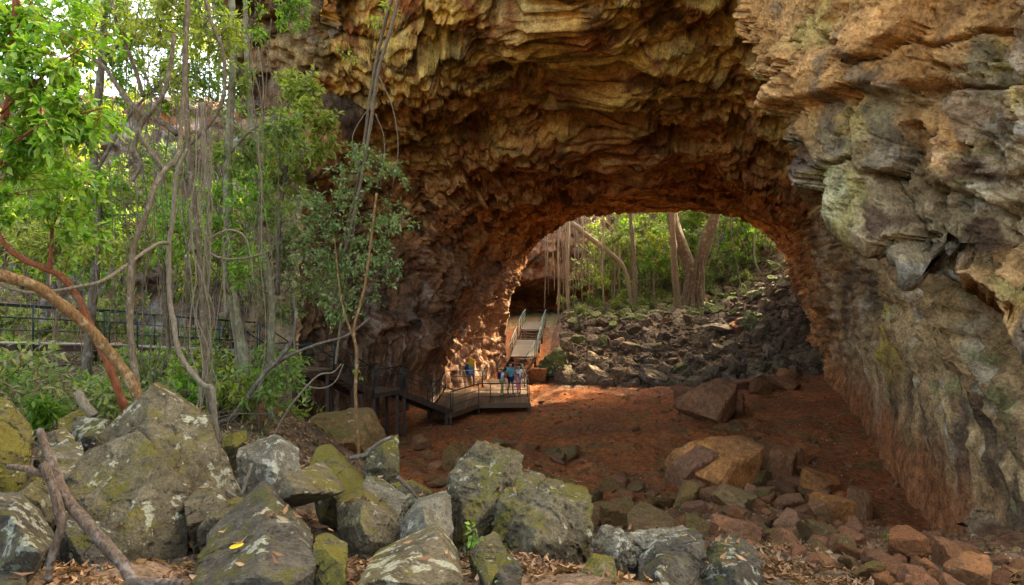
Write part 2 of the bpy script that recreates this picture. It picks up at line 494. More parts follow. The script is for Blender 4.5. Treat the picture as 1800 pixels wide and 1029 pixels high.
def height(x, y):
    """ground level: boulder slope at the camera, red cave floor, rubble slope and forest beyond"""
    x = np.asarray(x, float); y = np.asarray(y, float)
    zf = np.interp(y + 3.2 * sstep(4.5, 9.5, x), [-40, 0, 4, 5, 6, 7, 8, 12, 16, 19, 22], [7.5, 5.5, 5.17, 4.94, 4.70, 4.38, 4.0, 2.75, 1.6, 0.75, 0.3])
    zf = zf - 0.14 * sstep(.4, 1.3, x) * sstep(3, 4, y) * sstep(8, 6.5, y)
    fl = 0.3 + 0.055 * np.maximum(x, 0) * sstep(18, 36, y) + 0.02 * np.maximum(y - 40, 0)
    z = np.maximum(zf, fl)
    # bank on the left carrying the forest
    x0 = np.interp(y, [5, 12, 16, 22, 27, 32, 40], [1.0, 0.5, 0.2, -3.5, -6.8, -8.6, -6.5])
    w = sstep(0, 6.5, x0 - x)
    bank = np.maximum(4.6 + 0.10 * np.maximum(-x - 9, 0) - 0.045 * np.maximum(y - 14, 0), z)
    z = lerp(z, np.maximum(bank, z), w * sstep(2, 10, y))
    # heap at the foot of the right wall
    z = z + 0.75 * np.exp(-(((x - 5.2) / 2.6) ** 2 + ((y - 15.5) / 2.6) ** 2))
    z = z + 0.9 * np.exp(-(((x - 8.6) / 2.0) ** 2 + ((y - 11.5) / 3.0) ** 2))
    # rubble slope under and beyond the far opening
    y0 = np.interp(x, [1.5, 5, 10, 17, 22], [48.5, 46.2, 43.5, 42.5, 41.0])
    t = np.maximum(y - y0, 0)
    rub = np.minimum(t * 0.30, 2.95 + 0.02 * t) + np.maximum(x - 14.5, 0) * 0.40 * sstep(0, 13, t)
    rub = rub * sstep(0.6, 3.4, x - 0.10 * np.maximum(y - 50, 0))
    ramp_ = np.maximum(y - 47, 0) * 0.2
    rub = np.maximum(rub, np.minimum(ramp_, 2.6))
    z = z + rub
    # forest slope beyond
    z = z + sstep(8, 15, x - 0.1 * (y - 62)) * np.minimum(np.maximum(y - 62, 0) * 0.5, 15)
    z = z + sstep(18, 26, x) * sstep(54, 62, y) * 2.0
    return z

def rough(x, y):
    p = np.stack([x, y, np.zeros_like(x)], -1)
    n = 0.16 * fbm(p * 0.45, 5, 5) + 0.05 * fbm(p * 2.3, 3, 9)
    r = sstep(43.5, 47, y + 0.15 * x) * sstep(1.5, 3.5, x)
    f1, f2, c = worley(p * 1.3 + 0.3 * fbm(p, 2, 3)[:, None], 21)
    n = n + r * (0.45 * (0.6 - f1) * (0.4 + c) + 0.10 * fbm(p * 3, 3, 31))
    g = sstep(13, 9, y)
    n = n + g * 0.08 * fbm(p * 1.6, 4, 77)
    # scuffed lumps over the cave floor
    n = n + (1 - r) * sstep(17, 22, y) * (0.22 * (np.abs(fbm(p * 0.8, 4, 88)) - 0.2) + .035 * np.abs(fbm(p * 3.1, 3, 89))) * (1 - .6 * sstep(8, 11, x - .15 * (y - 20)))
    return n

def hz(x, y):
    xa = np.array([x], float); ya = np.array([y], float)
    return float(height(xa, ya)[0])

# one ground sheet, dense where the photograph looks
def spaced(lo, hi, n, f):
    t = np.linspace(0, 1, 4000); c = lo + (hi - lo) * t
    w = np.cumsum(f(c)); w = (w - w[0]) / (w[-1] - w[0])
    return np.interp(np.linspace(0, 1, n), w, c)
gy = spaced(-60, 220, 440, lambda c: np.where(c < 2, 0.6, np.where(c < 62, 1 / np.maximum(c * .012, .09), 0.35)))
gx = spaced(-120, 140, 380, lambda c: 0.25 + 6 / (1 + ((c - 4) / 12) ** 4))
GX, GY = np.meshgrid(gx, gy)
gxf, gyf = GX.ravel(), GY.ravel()
gzf = height(gxf, gyf) + rough(gxf, gyf)
P3 = np.stack([gxf, gyf, gzf], -1)
n1 = fbm(P3 * 0.35, 4, 41); n2 = fbm(P3 * 1.7, 4, 43)
red = cmix((0.31, 0.096, 0.027), (0.205, 0.068, 0.023), sstep(-.35, .4, n1))
red = cmix(red, (0.19, 0.10, 0.038), sstep(.12, .6, n2) * .7)
humus = cmix((0.085, 0.058, 0.034), (0.155, 0.098, 0.052), sstep(-.4, .5, n2))
rubc = cmix((0.11, 0.066, 0.037), (0.19, 0.123, 0.074), sstep(-.4, .5, n2))
humus = cmix(humus, (0.15, 0.068, 0.032), sstep(2.5, 6.5, gxf + n1) * sstep(6, 10, gyf))
wfront = np.maximum(sstep(17.5, 14, gyf + 2.2 * n1), sstep(1.5, 4.5, gzf - height(np.zeros_like(gxf) + 1, gyf)) * sstep(34, 30, gyf))
wfront = np.maximum(wfront, sstep(-8.5, -11.5, gxf) * sstep(60, 45, gyf))
wrub = sstep(42.5, 46.5, gyf + 0.12 * gxf + 1.5 * n1) * sstep(1.5, 4, gxf)
gc = cmix(red, humus, wfront)
gc = cmix(gc, rubc, wrub)
gc = cmix(gc, (0.075, 0.075, 0.03), sstep(58, 63, gyf) * .7)
gc = cmix(gc, (0.10, 0.105, 0.035), sstep(.2, .55, fbm(P3 * .8, 3, 61)) * sstep(18, 24, gyf) * sstep(44, 38, gyf) * .45)
ground = put('ground', mesh_np('ground', P3, grid_faces(len(gy), len(gx)), True, gc), M['ground'])
tag(ground, kind='structure')

# ------------------------------------------------------------------ the lava tube
NT, NS, NF, NO = 620, 500, 50, 14
tt = np.linspace(0, 1, NT)
tt = np.interp(np.linspace(0, 1, NT), [0, .25, .75, 1], [0.0, .22, .78, 1.0])
yf = np.interp(tt, [0, .12, .24, .34, .44, .54, .66, .8, 1], [30.5, 30.5, 29.5, 27.5, 24, 19, 14.5, 9.5, 6.5])
yf = np.convolve(np.pad(yf, 30, mode='edge'), np.ones(61) / 61, mode='valid')
yb = 52 + 1.2 * np.sin(tt * 9.0) * 0.5

def section(y, t):
    xl = np.interp(y, CY, C_XL); xr = np.interp(y, CY, C_XR); h = np.interp(y, CY, C_H)
    xc = (xl + xr) / 2; a = (xr - xl) / 2; z0 = -0.6
    th = np.pi * (1 - t); n = np.interp(y, [14, 28, 38, 48], [3.2, 4.6, 4.6, 3.25])
    c = np.cos(th); s = np.sin(th)
    x = xc + a * np.sign(c) * np.abs(c) ** (2 / n)
    z = z0 + (h - z0) * np.abs(s) ** (2 / n)
    return x, z
inv = np.linspace(0, 1, NS)[:, None]
Yin = 1.0 / (1 / yb + (1 / yf - 1 / yb) * inv)            # rows from the far opening to the mouth
Tin = np.repeat(tt[None, :], NS, 0)
Xin, Zin = section(Yin.ravel(), Tin.ravel())
Xin = Xin.reshape(NS, NT); Zin = Zin.reshape(NS, NT)
# outward direction of every profile point (into the rock)
def outward(X, Z):
    dx = np.gradient(X, axis=1); dz = np.gradient(Z, axis=1)
    l = np.sqrt(dx * dx + dz * dz) + 1e-9
    return -dz / l, dx / l
ox, oz = outward(Xin, Zin)
TOP = np.interp(tt, [0, .3, .45, .6, 1], [15.8, 16.0, 20, 24, 24.5])
OUT = np.interp(tt, [0, .2, .36, .5, 1], [2.2, 2.4, 4.5, 8, 9])
def off(X, Z, nx, nz_, d):
    x2 = X + nx * d; z2 = Z + nz_ * d
    return x2, np.where(z2 > TOP, TOP + (z2 - TOP) * 0.06, z2)
rows = [np.stack([Xin, Yin, Zin], -1)]
fr = []
for k in range(1, NF + 1):
    d = OUT * (k / NF) ** 1.15
    x2, z2 = off(Xin[-1], Zin[-1], ox[-1], oz[-1], d)
    fr.append(np.stack([x2, yf + 0.10 * d + 0.4 * math.sin(k * .09), z2], -1))
rows.append(np.array(fr))
ou = []
for k in range(1, NO + 1):
    y = yf + 0.8 + (yb - 1.2 - yf - 0.8) * k / NO
    xx, zz = section(y, tt); a_, b_ = outward(xx[None], zz[None])
    x2, z2 = off(xx, zz, a_[0], b_[0], OUT)
    ou.append(np.stack([x2, y, z2], -1))
rows.append(np.array(ou))
bk = []
for k in range(0, 26):
    d = (OUT - .1) * (1 - k / 26)
    x2, z2 = off(Xin[0], Zin[0], ox[0], oz[0], d)
    bk.append(np.stack([x2, yb - 0.12 * d, z2], -1))
rows.append(np.array(bk))
S = np.concatenate(rows, 0)
NR = S.shape[0]
# smooth normals of the base surface, pointing into the open air
du = np.roll(S, -1, 0) - np.roll(S, 1, 0)
dv = np.gradient(S, axis=1)
N = np.cross(dv, du); N /= np.linalg.norm(N, axis=2)[..., None] + 1e-9
p = S.reshape(-1, 3); nrm = N.reshape(-1, 3)
mid = S[NS // 2, NT // 2]
if np.dot(N[NS // 2, NT // 2], np.array([0, 0, -1.0])) < 0: nrm = -nrm
side = (np.repeat(np.interp(S[:, :, 1].ravel(), CY, C_XL)[:, None], 1, 1)[:, 0])
xl = np.interp(p[:, 1], CY, C_XL); xr = np.interp(p[:, 1], CY, C_XR)
sd = (p[:, 0] - (xl + xr) / 2) / ((xr - xl) / 2)
x, y, z = p.T
inner = np.zeros((NR, NT)); inner[:NS] = 1; inner = inner.ravel()
wall = sstep(.80, .93, np.abs(nrm[:, 0]))                 # near-vertical rock
ledge_z = np.interp(y, [8, 12, 15, 18.5, 26, 34, 40], [3.6, 4.8, 5.6, 6.6, 8.2, 10.0, 11.5])
right = sstep(.35, .75, sd)
wob = fbm(p * 0.5, 3, 7)
above = sstep(-.18, .18, z - ledge_z + 1.3 * wob) * sstep(40, 33, y)
facade = right * 0.0
lining = right * wall
leftw = wall * (sd < 0)

D = np.zeros(len(p))
# slow swells and hollows
D += 1.25 * fbm(p * 0.16, 3, 1) * (1 - .5 * sstep(42, 50, y))
# broken plates: every cell is a facet with its own depth and tilt, cracks between
pw = p + 0.35 * np.stack([fbm(p * .7, 3, 3), fbm(p * .7, 3, 4), fbm(p * .7, 3, 5)], -1)
ceil_w = (1 - wall)
f1, f2, cid, ta = worley(pw * np.array([.26, .40, .40]), 11, tilt=True)
e1 = .3 + .7 * sstep(0, .22, f2 - f1)
plate = ((cid - .5) * 1.5 + 1.0 * ta) * e1 - 0.25 * sstep(.07, .0, f2 - f1)
g1, g2, cid2, tb = worley(pw * np.array([.62, .95, .95]), 12, tilt=True)
e2 = .3 + .7 * sstep(0, .22, g2 - g1)
plate2 = ((cid2 - .5) * 0.34 + .30 * tb) * e2 - 0.10 * sstep(.07, .0, g2 - g1)
h1, h2, cid3, tc_ = worley(pw * np.array([1.9, 2.6, 2.6]), 13, tilt=True)
plate3 = (cid3 - .5) * 0.06 + .09 * tc_
calm = .35 + .9 * sstep(-.25, .35, fbm(p * .22, 2, 19))        # some stretches are smooth, others shattered
D += plate * (0.36 * ceil_w + 0.80 * facade + 0.30 * lining + .45 * leftw)
D -= ceil_w * (.34 * sstep(.045, 0, f2 - f1) + .15 * calm * sstep(.05, 0, g2 - g1))
D += plate2 * calm * (0.85 * ceil_w + 0.85 * facade + 0.35 * lining + .5 * leftw)
D += plate3 * calm * (1.5 * ceil_w + 0.9 * facade + 0.4 * lining + .5 * leftw)
# peeling sheets: one-sided steps along warped contours
w1 = fbm(pw * np.array([.16, .30, .30]), 3, 23) * 3.0
saw = w1 - np.floor(w1); saw = np.where(saw < .9, saw / .9, (1 - saw) / .1)
D += (saw - .5) * (0.15 * ceil_w + 0.25 * facade + .2 * lining)
w2 = fbm(pw * np.array([.4, .8, .7]), 2, 29) * 2.4
saw2 = w2 - np.floor(w2); saw2 = np.where(saw2 < .88, saw2 / .88, (1 - saw2) / .12)
D += (saw2 - .5) * calm * (0.05 * ceil_w + .06 * facade + .06 * leftw)
# drip curtains: upright ribs on the two walls
q = np.stack([x, y, z * .16], -1) + 0.25 * np.stack([wob, wob, wob * 0], -1)
rib = 1 - np.abs(noise(q * 1.5, 31)) * 2; rib2 = 1 - np.abs(noise(q * np.array([3.6, 3.6, 4.5]), 32)) * 2
lowr = (lining + leftw) * inner
D += lowr * (0.30 * rib + 0.15 * rib2 - .2)
# ledges across the drip curtains
w4 = z * .55 + fbm(p * np.array([.35, .35, .8]), 3, 71) * 1.1
s4 = w4 - np.floor(w4); s4 = np.where(s4 < .85, s4 / .85, (1 - s4) / .15)
D += lowr * .34 * (s4 - .5)
# pits
pit = sstep(.30, .42, fbm(p * np.array([.45, .60, .6]), 3, 37))
pit2 = sstep(.30, .40, fbm(p * np.array([1.1, 1.4, 1.4]), 3, 39))
D -= pit2 * .38 * ceil_w
D -= pit * (1.15 * ceil_w * sstep(47, 42, y) + .85 * facade)
# scoria texture and grain
def ridged(q_, o_, sd_):
    a_, r_ = 1.0, 0
    for k_ in range(o_):
        r_ = r_ + a_ * (1 - np.abs(noise(q_, sd_ + k_)) * 2.2) ** 2; q_ = q_ * 2.1 + 5; a_ *= .5
    return r_
rg = ridged(pw * .9, 4, 131)
D += (facade * .34 + lining * .14 + ceil_w * .15 + leftw * .10) * (rg - 1.1)
D += 0.09 * (np.abs(fbm(p * 2.2, 3, 51)) - .25) * (1 + 1.0 * facade)
D += 0.02 * fbm(p * 8, 2, 53)
slab = right * 0
# bulging foot of the right wall
D += lining * .25 * sstep(3.0, 1.0, z) * sstep(14, 20, y)
D *= np.where(inner > 0, 1.0, 0.9) * (1 - .45 * sstep(40, 49, y) * ceil_w)
tf = np.tile(tt, NR)
rowi = np.repeat(np.arange(NR), NT)
D *= 1 - .6 * sstep(NS - 43, NS - 9, rowi) * sstep(.30, .2, tf)          # the left pier is worn
D *= 0.25 + 0.75 * sstep(0, .04, np.minimum(tf, 1 - tf))
V = p + nrm * D[:, None]
# fracture sideways a little so that edges do not all follow the grid
V += 0.06 * np.stack([fbm(p * 1.7, 2, 91), fbm(p * 1.7, 2, 92), fbm(p * 1.7, 2, 93)], -1)

# rock colours, plus shade painted on the front of the left wall
m1 = fbm(pw * .5, 4, 101); m2 = fbm(pw * 1.6, 3, 103); m3 = fbm(np.stack([x, y, z * .22], -1) * 1.1, 4, 105)
ochre = cmix((0.66, 0.45, 0.12), (0.56, 0.32, 0.085), sstep(-.3, .35, m1))
ochre = cmix(ochre, (0.56, 0.43, 0.16), sstep(.1, .55, m2) * .8)
ochre = cmix(ochre, (0.30, 0.125, 0.045), sstep(.15, .5, fbm(pw * .8, 3, 107)))
rust = cmix((0.50, 0.215, 0.07), (0.33, 0.125, 0.044), sstep(-.3, .4, m1))
rust = cmix(rust, (0.56, 0.33, 0.12), sstep(.12, .5, m2) * .8)
ochre = cmix(ochre, (0.055, 0.032, 0.016), sstep(.14, .36, fbm(pw * np.array([.5, .9, .9]), 4, 127)) * .8)
rust = cmix(rust, (0.06, 0.028, 0.016), sstep(.16, .40, fbm(pw * np.array([.5, 1.0, 1.0]), 4, 128)) * .75)
ceilc = cmix(ochre, rust, sstep(26, 40, y + 3.5 * m1 + 1.5 * m2))
lw = cmix((0.17, 0.08, 0.04), (0.27, 0.13, 0.06), sstep(-.35, .4, m3))
lw = cmix(lw, (0.40, 0.29, 0.20), sstep(.14, .5, fbm(np.stack([x, y, z * .13], -1) * 1.9, 3, 109)) * .85)
lw = cmix(lw, (0.06, 0.042, 0.03), sstep(.2, .5, fbm(np.stack([x, y, z * .3], -1) * .9, 3, 110)) * .8)
lw = cmix(lw, (0.07, 0.038, 0.022), sstep(40, 34, y + 2 * m1) * .6)  # shade of a deep recess painted in: left wall darker towards the mouth
lw = cmix(lw, (0.40, 0.22, 0.12), sstep(42, 48, y) * .65)
fc = cmix((0.31, 0.225, 0.12), (0.215, 0.14, 0.062), sstep(-.25, .3, m1))
fc = cmix(fc, (0.44, 0.39, 0.29), sstep(.16, .5, fbm(pw * .75, 4, 111)) * .75)
fc = cmix(fc, (0.09, 0.052, 0.034), sstep(.2, .42, fbm(pw * .55, 4, 113)) * .85)
fc = cmix(fc, (0.34, 0.18, 0.085), sstep(.12, .42, fbm(pw * .4, 3, 115)) * .75)
fc = cmix(fc, (0.25, 0.21, 0.065), sstep(.15, .5, fbm(p * .6, 4, 117)) * .55)
fc = cmix(fc, (0.42, 0.235, 0.085), slab * .75)
li = cmix((0.38, 0.235, 0.10), (0.26, 0.145, 0.065), sstep(-.35, .35, m3))
li = cmix(li, (0.42, 0.315, 0.19), sstep(.12, .45, fbm(np.stack([x, y, z * .15], -1) * 1.6, 3, 119)) * .85)
li = cmix(li, (0.11, 0.07, 0.04), sstep(.26, .5, fbm(np.stack([x, y, z * .25], -1) * .9, 4, 121)) * .85)
li = cmix(li, (0.22, 0.22, 0.08), sstep(.28, .48, fbm(p * 1.2, 3, 123)) * .6 * sstep(30, 22, y))
li = cmix(li, (0.48, 0.32, 0.055), np.exp(-(((y - 25.6) / 1.1) ** 2 + ((z - 5.3 + .35 * (y - 25.6)) / 1.5) ** 2) * 1.3 + .8 * m2).clip(0, 1) * .85)
li = cmix(li, (0.30, 0.115, 0.042), sstep(3.4, 1.4, z + .6 * m1 - .0 * y) * sstep(14, 19, y))
li = cmix(li, rust, sstep(34, 44, y) * .7)
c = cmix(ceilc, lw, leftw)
c = cmix(c, fc, facade)
c = cmix(c, li, lining)
c = c * (0.78 + 0.44 * cid2)[:, None]
grey = cmix((0.13, 0.105, 0.08), (0.24, 0.17, 0.10), sstep(-.3, .3, m2))
c = cmix(c, grey, (1 - inner) * sstep(24, 20, p[:, 1] - 3) * 0.0 + (1 - inner) * .75)
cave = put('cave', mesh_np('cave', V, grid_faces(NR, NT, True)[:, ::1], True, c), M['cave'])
tag(cave, kind='structure')

# ------------------------------------------------------------------ broken rock face of the mouth on the right
def rock_face(name, plan, zlow, ztop, na, nb, seed, extra, colfun, under=5.0, rise=.35):
    """upright rock face along a plan curve, its lower edge at zlow(i); the underside runs back into the hill"""
    P = catmull(plan, 16); L = np.concatenate([[0], np.cumsum(np.linalg.norm(np.diff(P[:, :2], axis=0), axis=1))])
    # denser towards the far end, which is the one seen square on
    u = np.linspace(0, 1, na); uu = u * L[-1]
    B = np.stack([np.interp(uu, L, P[:, 0]), np.interp(uu, L, P[:, 1])], -1); zl = np.interp(uu, L, P[:, 2])
    T = np.gradient(B, axis=0); T /= np.linalg.norm(T, axis=1)[:, None]
    O = np.stack([T[:, 1], -T[:, 0], np.zeros(na)], -1)         # faces the open air
    rows = []
    for k in range(30, 0, -1):                                  # underside, from deep inside out to the edge
        d = under * (k / 30) ** 1.3
        rows.append(np.concatenate([B - O[:, :2] * d, (zl + rise * d)[:, None]], 1))
    for k in range(nb):
        rows.append(np.concatenate([B, (zl + (ztop - zl) * k / (nb - 1))[:, None]], 1))
    for k in range(1, 8):
        rows.append(np.concatenate([B - O[:, :2] * 1.2 * k, np.full((na, 1), ztop + .05 * k)], 1))
    S_ = np.stack(rows, 1); q = S_.reshape(-1, 3)
    dv = np.gradient(S_, axis=1); du = np.gradient(S_, axis=0)
    N_ = np.cross(du, dv); N_ /= np.linalg.norm(N_, axis=2)[..., None] + 1e-9; N_ = N_.reshape(-1, 3)
    O3 = np.repeat(O[:, None], len(rows), 1).reshape(-1, 3)
    if (N_ * O3).sum() < 0: N_ = -N_
    w_ = q + .28 * np.stack([fbm(q * .9, 3, seed), fbm(q * .9, 3, seed + 1), fbm(q * .9, 3, seed + 2)], -1)
    a1, a2, ac, at_ = worley(w_ * np.array([.55, .55, .42]), seed + 3, tilt=True)
    b1, b2, bc, bt = worley(w_ * np.array([1.5, 1.5, 1.15]), seed + 4, tilt=True)
    c1, c2, cc, ct = worley(w_ * np.array([4.2, 4.2, 3.4]), seed + 5, tilt=True)
    rough_ = .35 + 1.0 * sstep(-.15, .3, fbm(q * .45, 2, seed + 6))
    D_ = .62 * (ac - .5) + .36 * at_ - .5 * sstep(.05, 0, a2 - a1)
    D_ += rough_ * (.34 * (bc - .5) + .26 * bt - .22 * sstep(.05, 0, b2 - b1)) + rough_ * (.16 * (cc - .5) + .15 * ct - .06 * sstep(.06, 0, c2 - c1))
    D_ += .55 * fbm(q * .28, 3, seed + 7) + rough_ * .18 * (np.abs(fbm(q * 3.2, 4, seed + 8)) - .25) + .025 * fbm(q * 11, 2, seed + 9)
    D_ += extra(q, np.repeat(u[:, None], len(rows), 1).ravel())
    o = put(name, mesh_np(name, q + N_ * D_[:, None], grid_faces(na, len(rows)), True, colfun(w_, q, ac, bc)), M['cave'])
    return tag(o, kind='structure')

def face_cols(w_, q, ac, bc):
    c = cmix((0.32, 0.225, 0.11), (0.20, 0.122, 0.05), sstep(-.3, .3, fbm(w_ * .6, 4, 501)))
    c = cmix(c, (0.42, 0.365, 0.26), sstep(.05, .4, fbm(w_ * .75, 4, 503)) * .8 * sstep(12.5, 9, q[:, 2]))
    c = cmix(c, (0.10, 0.055, 0.03), sstep(.20, .34, fbm(w_ * .7, 4, 505)) * .9)
    c = cmix(c, (0.46, 0.225, 0.07), np.maximum(sstep(.15, .45, fbm(w_ * .4, 3, 507)) * .7, sstep(9.8, 11.2, q[:, 2] + .8 * fbm(w_ * .5, 2, 508)) * .85))
    c = cmix(c, (0.30, 0.25, 0.07), sstep(.10, .45, fbm(w_ * .55, 4, 509)) * .6)
    c = cmix(c, (0.32, 0.19, 0.13), sstep(.2, .45, fbm(w_ * .9, 3, 511)) * .5 * sstep(8, 6, q[:, 2]))
    c = cmix(c, (0.13, 0.10, 0.062), sstep(.22, .42, fbm(np.stack([w_[:, 0], w_[:, 1], w_[:, 2] * .3], -1) * 1.3, 3, 513)) * .7)
    c = cmix(c, cmix((0.15, 0.072, 0.032), (0.23, 0.14, 0.068), sstep(-.2, .3, fbm(w_ * 1.4, 3, 515))), sstep(5.0, 3.0, q[:, 2] + .8 * fbm(w_ * .6, 2, 516)) * .85)
    return c * (.62 + .33 * ac + .25 * bc)[:, None]
def lip_slab(q, u):
    e = 10.7 + .10 * (q[:, 1] - 14.5) + .25 * fbm(q * .8, 2, 521)
    s1 = sstep(-.12, .12, q[:, 2] - e) * sstep(.34, .40, u) * sstep(.80, .70, u)
    s2 = sstep(-.1, .1, q[:, 2] - 8.9 - .3 * fbm(q * .7, 2, 523)) * sstep(.5, .42, u)
    return .8 * s1 + .35 * s2
rock_face('cave_face', [(9.6, 30, 20), (8.4, 24, 17), (7.45, 19.8, 14.2), (6.95, 17.5, 11.3), (6.9, 16.0, 8.9), (7.35, 14.6, 7.8), (8.0, 13.3, 6.8), (8.55, 12.1, 5.95), (9.3, 10.6, 5.0), (10.6, 8, 4.2)], None, 18.5, 370, 290, 530, lip_slab, face_cols)
def low_step(q, u): return -.5 * sstep(-.1, .1, q[:, 2] - 4.2 - .5 * fbm(q * .6, 2, 541)) + .4 * sstep(2.4, 1.4, q[:, 2])
rock_face('cave_face', [(14.4, 26, -.5), (12.4, 20, -.5), (11.1, 16.8, -.5), (10.4, 14.5, -.5), (10.1, 12.2, -.5), (10.5, 9.5, -.5), (11.4, 6.5, -.5)], None, 8.6, 230, 180, 560, low_step, face_cols, .6, -.4)

# ------------------------------------------------------------------ cliffs of the two collapse pits
def cliff(name, path, ztop, zbot, na, nb, prof, seed, colfun, back=18):
    """rock face along a plan polyline: prof(u, v) pushes the face out (+) or in (-); the top runs back level"""
    P = catmull(path, 24)[:, :2]
    L = np.concatenate([[0], np.cumsum(np.linalg.norm(np.diff(P, axis=0), axis=1))])
    u = np.linspace(0, L[-1], na)
    B = np.stack([np.interp(u, L, P[:, 0]), np.interp(u, L, P[:, 1])], -1)
    T = np.gradient(B, axis=0); T /= np.linalg.norm(T, axis=1)[:, None]
    O = np.stack([T[:, 1], -T[:, 0]], -1)                # right of travel = open side
    v = np.linspace(0, 1, nb)
    U, Vv = np.meshgrid(u, v, indexing='ij')
    zz = zbot + (ztop - zbot) * Vv
    base = np.stack([np.repeat(B[:, 0:1], nb, 1), np.repeat(B[:, 1:2], nb, 1), zz], -1)
    pp = base.reshape(-1, 3)
    d = prof(U.ravel(), zz.ravel())
    f1, f2, cc = worley(pp * np.array([.5, .5, .7]) + .3 * fbm(pp * .5, 2, seed)[:, None], seed + 1)
    g1, g2, c2 = worley(pp * np.array([1.4, 1.4, 1.9]), seed + 2)
    d = d + .9 * (cc - .5) - .25 * sstep(.1, 0, f2 - f1) + .35 * (c2 - .5) + .9 * fbm(pp * .3, 3, seed + 3) + .15 * fbm(pp * 2, 3, seed + 4)
    O3 = np.repeat(np.concatenate([O, np.zeros((len(O), 1))], 1)[:, None, :], nb, 1).reshape(-1, 3)
    vv = (pp + O3 * d[:, None]).reshape(na, nb, 3)
    top = []
    for k in range(1, 14):
        q = vv[:, -1].copy(); q[:, :2] -= O * (back * (k / 13) ** 1.5); q[:, 2] += .5 * math.sqrt(k) + .2 * fbm(q * .8, 2, seed + k)
        top.append(q)
    vv = np.concatenate([vv, np.stack(top, 1)], 1)
    flat = vv.reshape(-1, 3)
    o = put(name, mesh_np(name, flat, grid_faces(vv.shape[0], vv.shape[1]), True, colfun(flat)), M['cliff'])
    return tag(o, kind='structure')

def cl_left(q):
    a = fbm(q * .6, 4, 201); b = fbm(q * np.array([1, 1, .25]) * 1.2, 3, 203)
    c = cmix((0.27, 0.20, 0.14), (0.19, 0.12, 0.075), sstep(-.3, .3, a))
    c = cmix(c, (0.34, 0.15, 0.065), sstep(.05, .4, fbm(q * .35, 3, 207)) * .8)
    c = cmix(c, (0.42, 0.38, 0.32), sstep(.1, .45, b) * .7)
    return cmix(c, (0.06, 0.05, 0.04), sstep(.25, .5, fbm(q * .8, 3, 209)) * .7)
def cl_far(q):
    a = fbm(q * .6, 4, 301); b = fbm(q * np.array([1, 1, .25]) * 1.2, 3, 303)
    c = cmix((0.26, 0.115, 0.055), (0.17, 0.085, 0.045), sstep(-.3, .3, a))
    c = cmix(c, (0.40, 0.20, 0.09), sstep(.05, .4, b) * .8)
    return cmix(c, (0.40, 0.34, 0.27), sstep(.1, .45, fbm(q * .7, 3, 307)) * .5 * sstep(9, 12, q[:, 2]))
cliff('cliff', [(-50, 12), (-42, 24), (-32, 33), (-22, 37.5), (-16, 38.5), (-11.5, 38.5), (-7.0, 39.5)], 16.0, 2.5, 320, 90,
      lambda u, z: 1.1 * sstep(9.3, 10.2, z) - 1.4 * sstep(9.0, 8.2, z) * sstep(4.5, 7, z) + .9 * sstep(6, 4, z), 40, cl_left)
cliff('cliff', [(-14, 55), (-8, 66), (-2, 73), (5, 76), (11, 77), (18, 84), (30, 92)], 16.5, 1.5, 300, 80,
      lambda u, z: -9.0 * sstep(7.8, 4.5, z) * sstep(36, 27, u) + .8 * sstep(9, 11, z), 60, cl_far)
# ------------------------------------------------------------------ rocks
def ico(sub):
    bm = bmesh.new(); bmesh.ops.create_icosphere(bm, subdivisions=sub, radius=1.0)
    v = np.array([x.co[:] for x in bm.verts]); f = np.array([[q.index for q in p.verts] for p in bm.faces]); bm.free()
    return v / np.linalg.norm(v, axis=1)[:, None], f
ICO = {k: ico(k) for k in (1, 2, 3, 4, 5, 6, 7)}

def poly_radius(d, n, dist, pw):
    """distance to the surface of a convex solid (planes n, dist) along directions d, edges slightly worn"""
    q = np.maximum(d @ n.T, 0) / dist[None, :]
    m = q.max(1)
    return ((q / m[:, None]) ** pw).sum(1) ** (-1.0 / pw) / m

def gen_rock(seed, sub=3, planes=11, pw=22, amp=0.05, squash=(1, 1, .75)):
    r = np.random.RandomState(seed)
    d, f = ICO[sub]
    n = r.normal(size=(planes, 3)); n /= np.linalg.norm(n, axis=1)[:, None]
    n = np.vstack([n, np.eye(3), -np.eye(3)])
    dist = np.concatenate([r.uniform(.55, .95, planes), r.uniform(.85, 1.1, 6)])
    rad = poly_radius(d, n, dist, pw)
    v = d * rad[:, None]
    v = v + d * (amp * fbm(v * 2.2 + seed, 3, seed))[:, None]
    return v * np.array(squash), f

def rock_mesh(name, seed, sub, mat, smooth=False, **k):
    v, f = gen_rock(seed, sub, **k)
    me = mesh_np(name, v, f, smooth); me.materials.append(mat)
    return me

def hull_planes(P):
    bm = bmesh.new()
    for q in P: bm.verts.new(q)
    ret = bmesh.ops.convex_hull(bm, input=bm.verts)
    bm.normal_update()
    c = P.mean(0); n = []; dd = []; ar = []
    for fc in bm.faces:
        nn = np.array(fc.normal[:]); o = np.array(fc.calc_center_median()[:]) - c
        if np.linalg.norm(nn) < .5: continue
        k = nn.dot(o)
        if k < 0: nn = -nn; k = -k
        n.append(nn); dd.append(max(k, .03)); ar.append(fc.calc_area())
    bm.free()
    # keep only the broad directions, each pushed out to touch the solid: few large flat faces with crisp edges
    n = np.array(n); ar = np.array(ar); keep = []
    for i in np.argsort(-ar):
        if all(n[i].dot(n[j]) < .86 for j in keep): keep.append(i)
    n = n[keep]; dd = ((P - c) @ n.T).max(0)
    return c, n, dd * .97

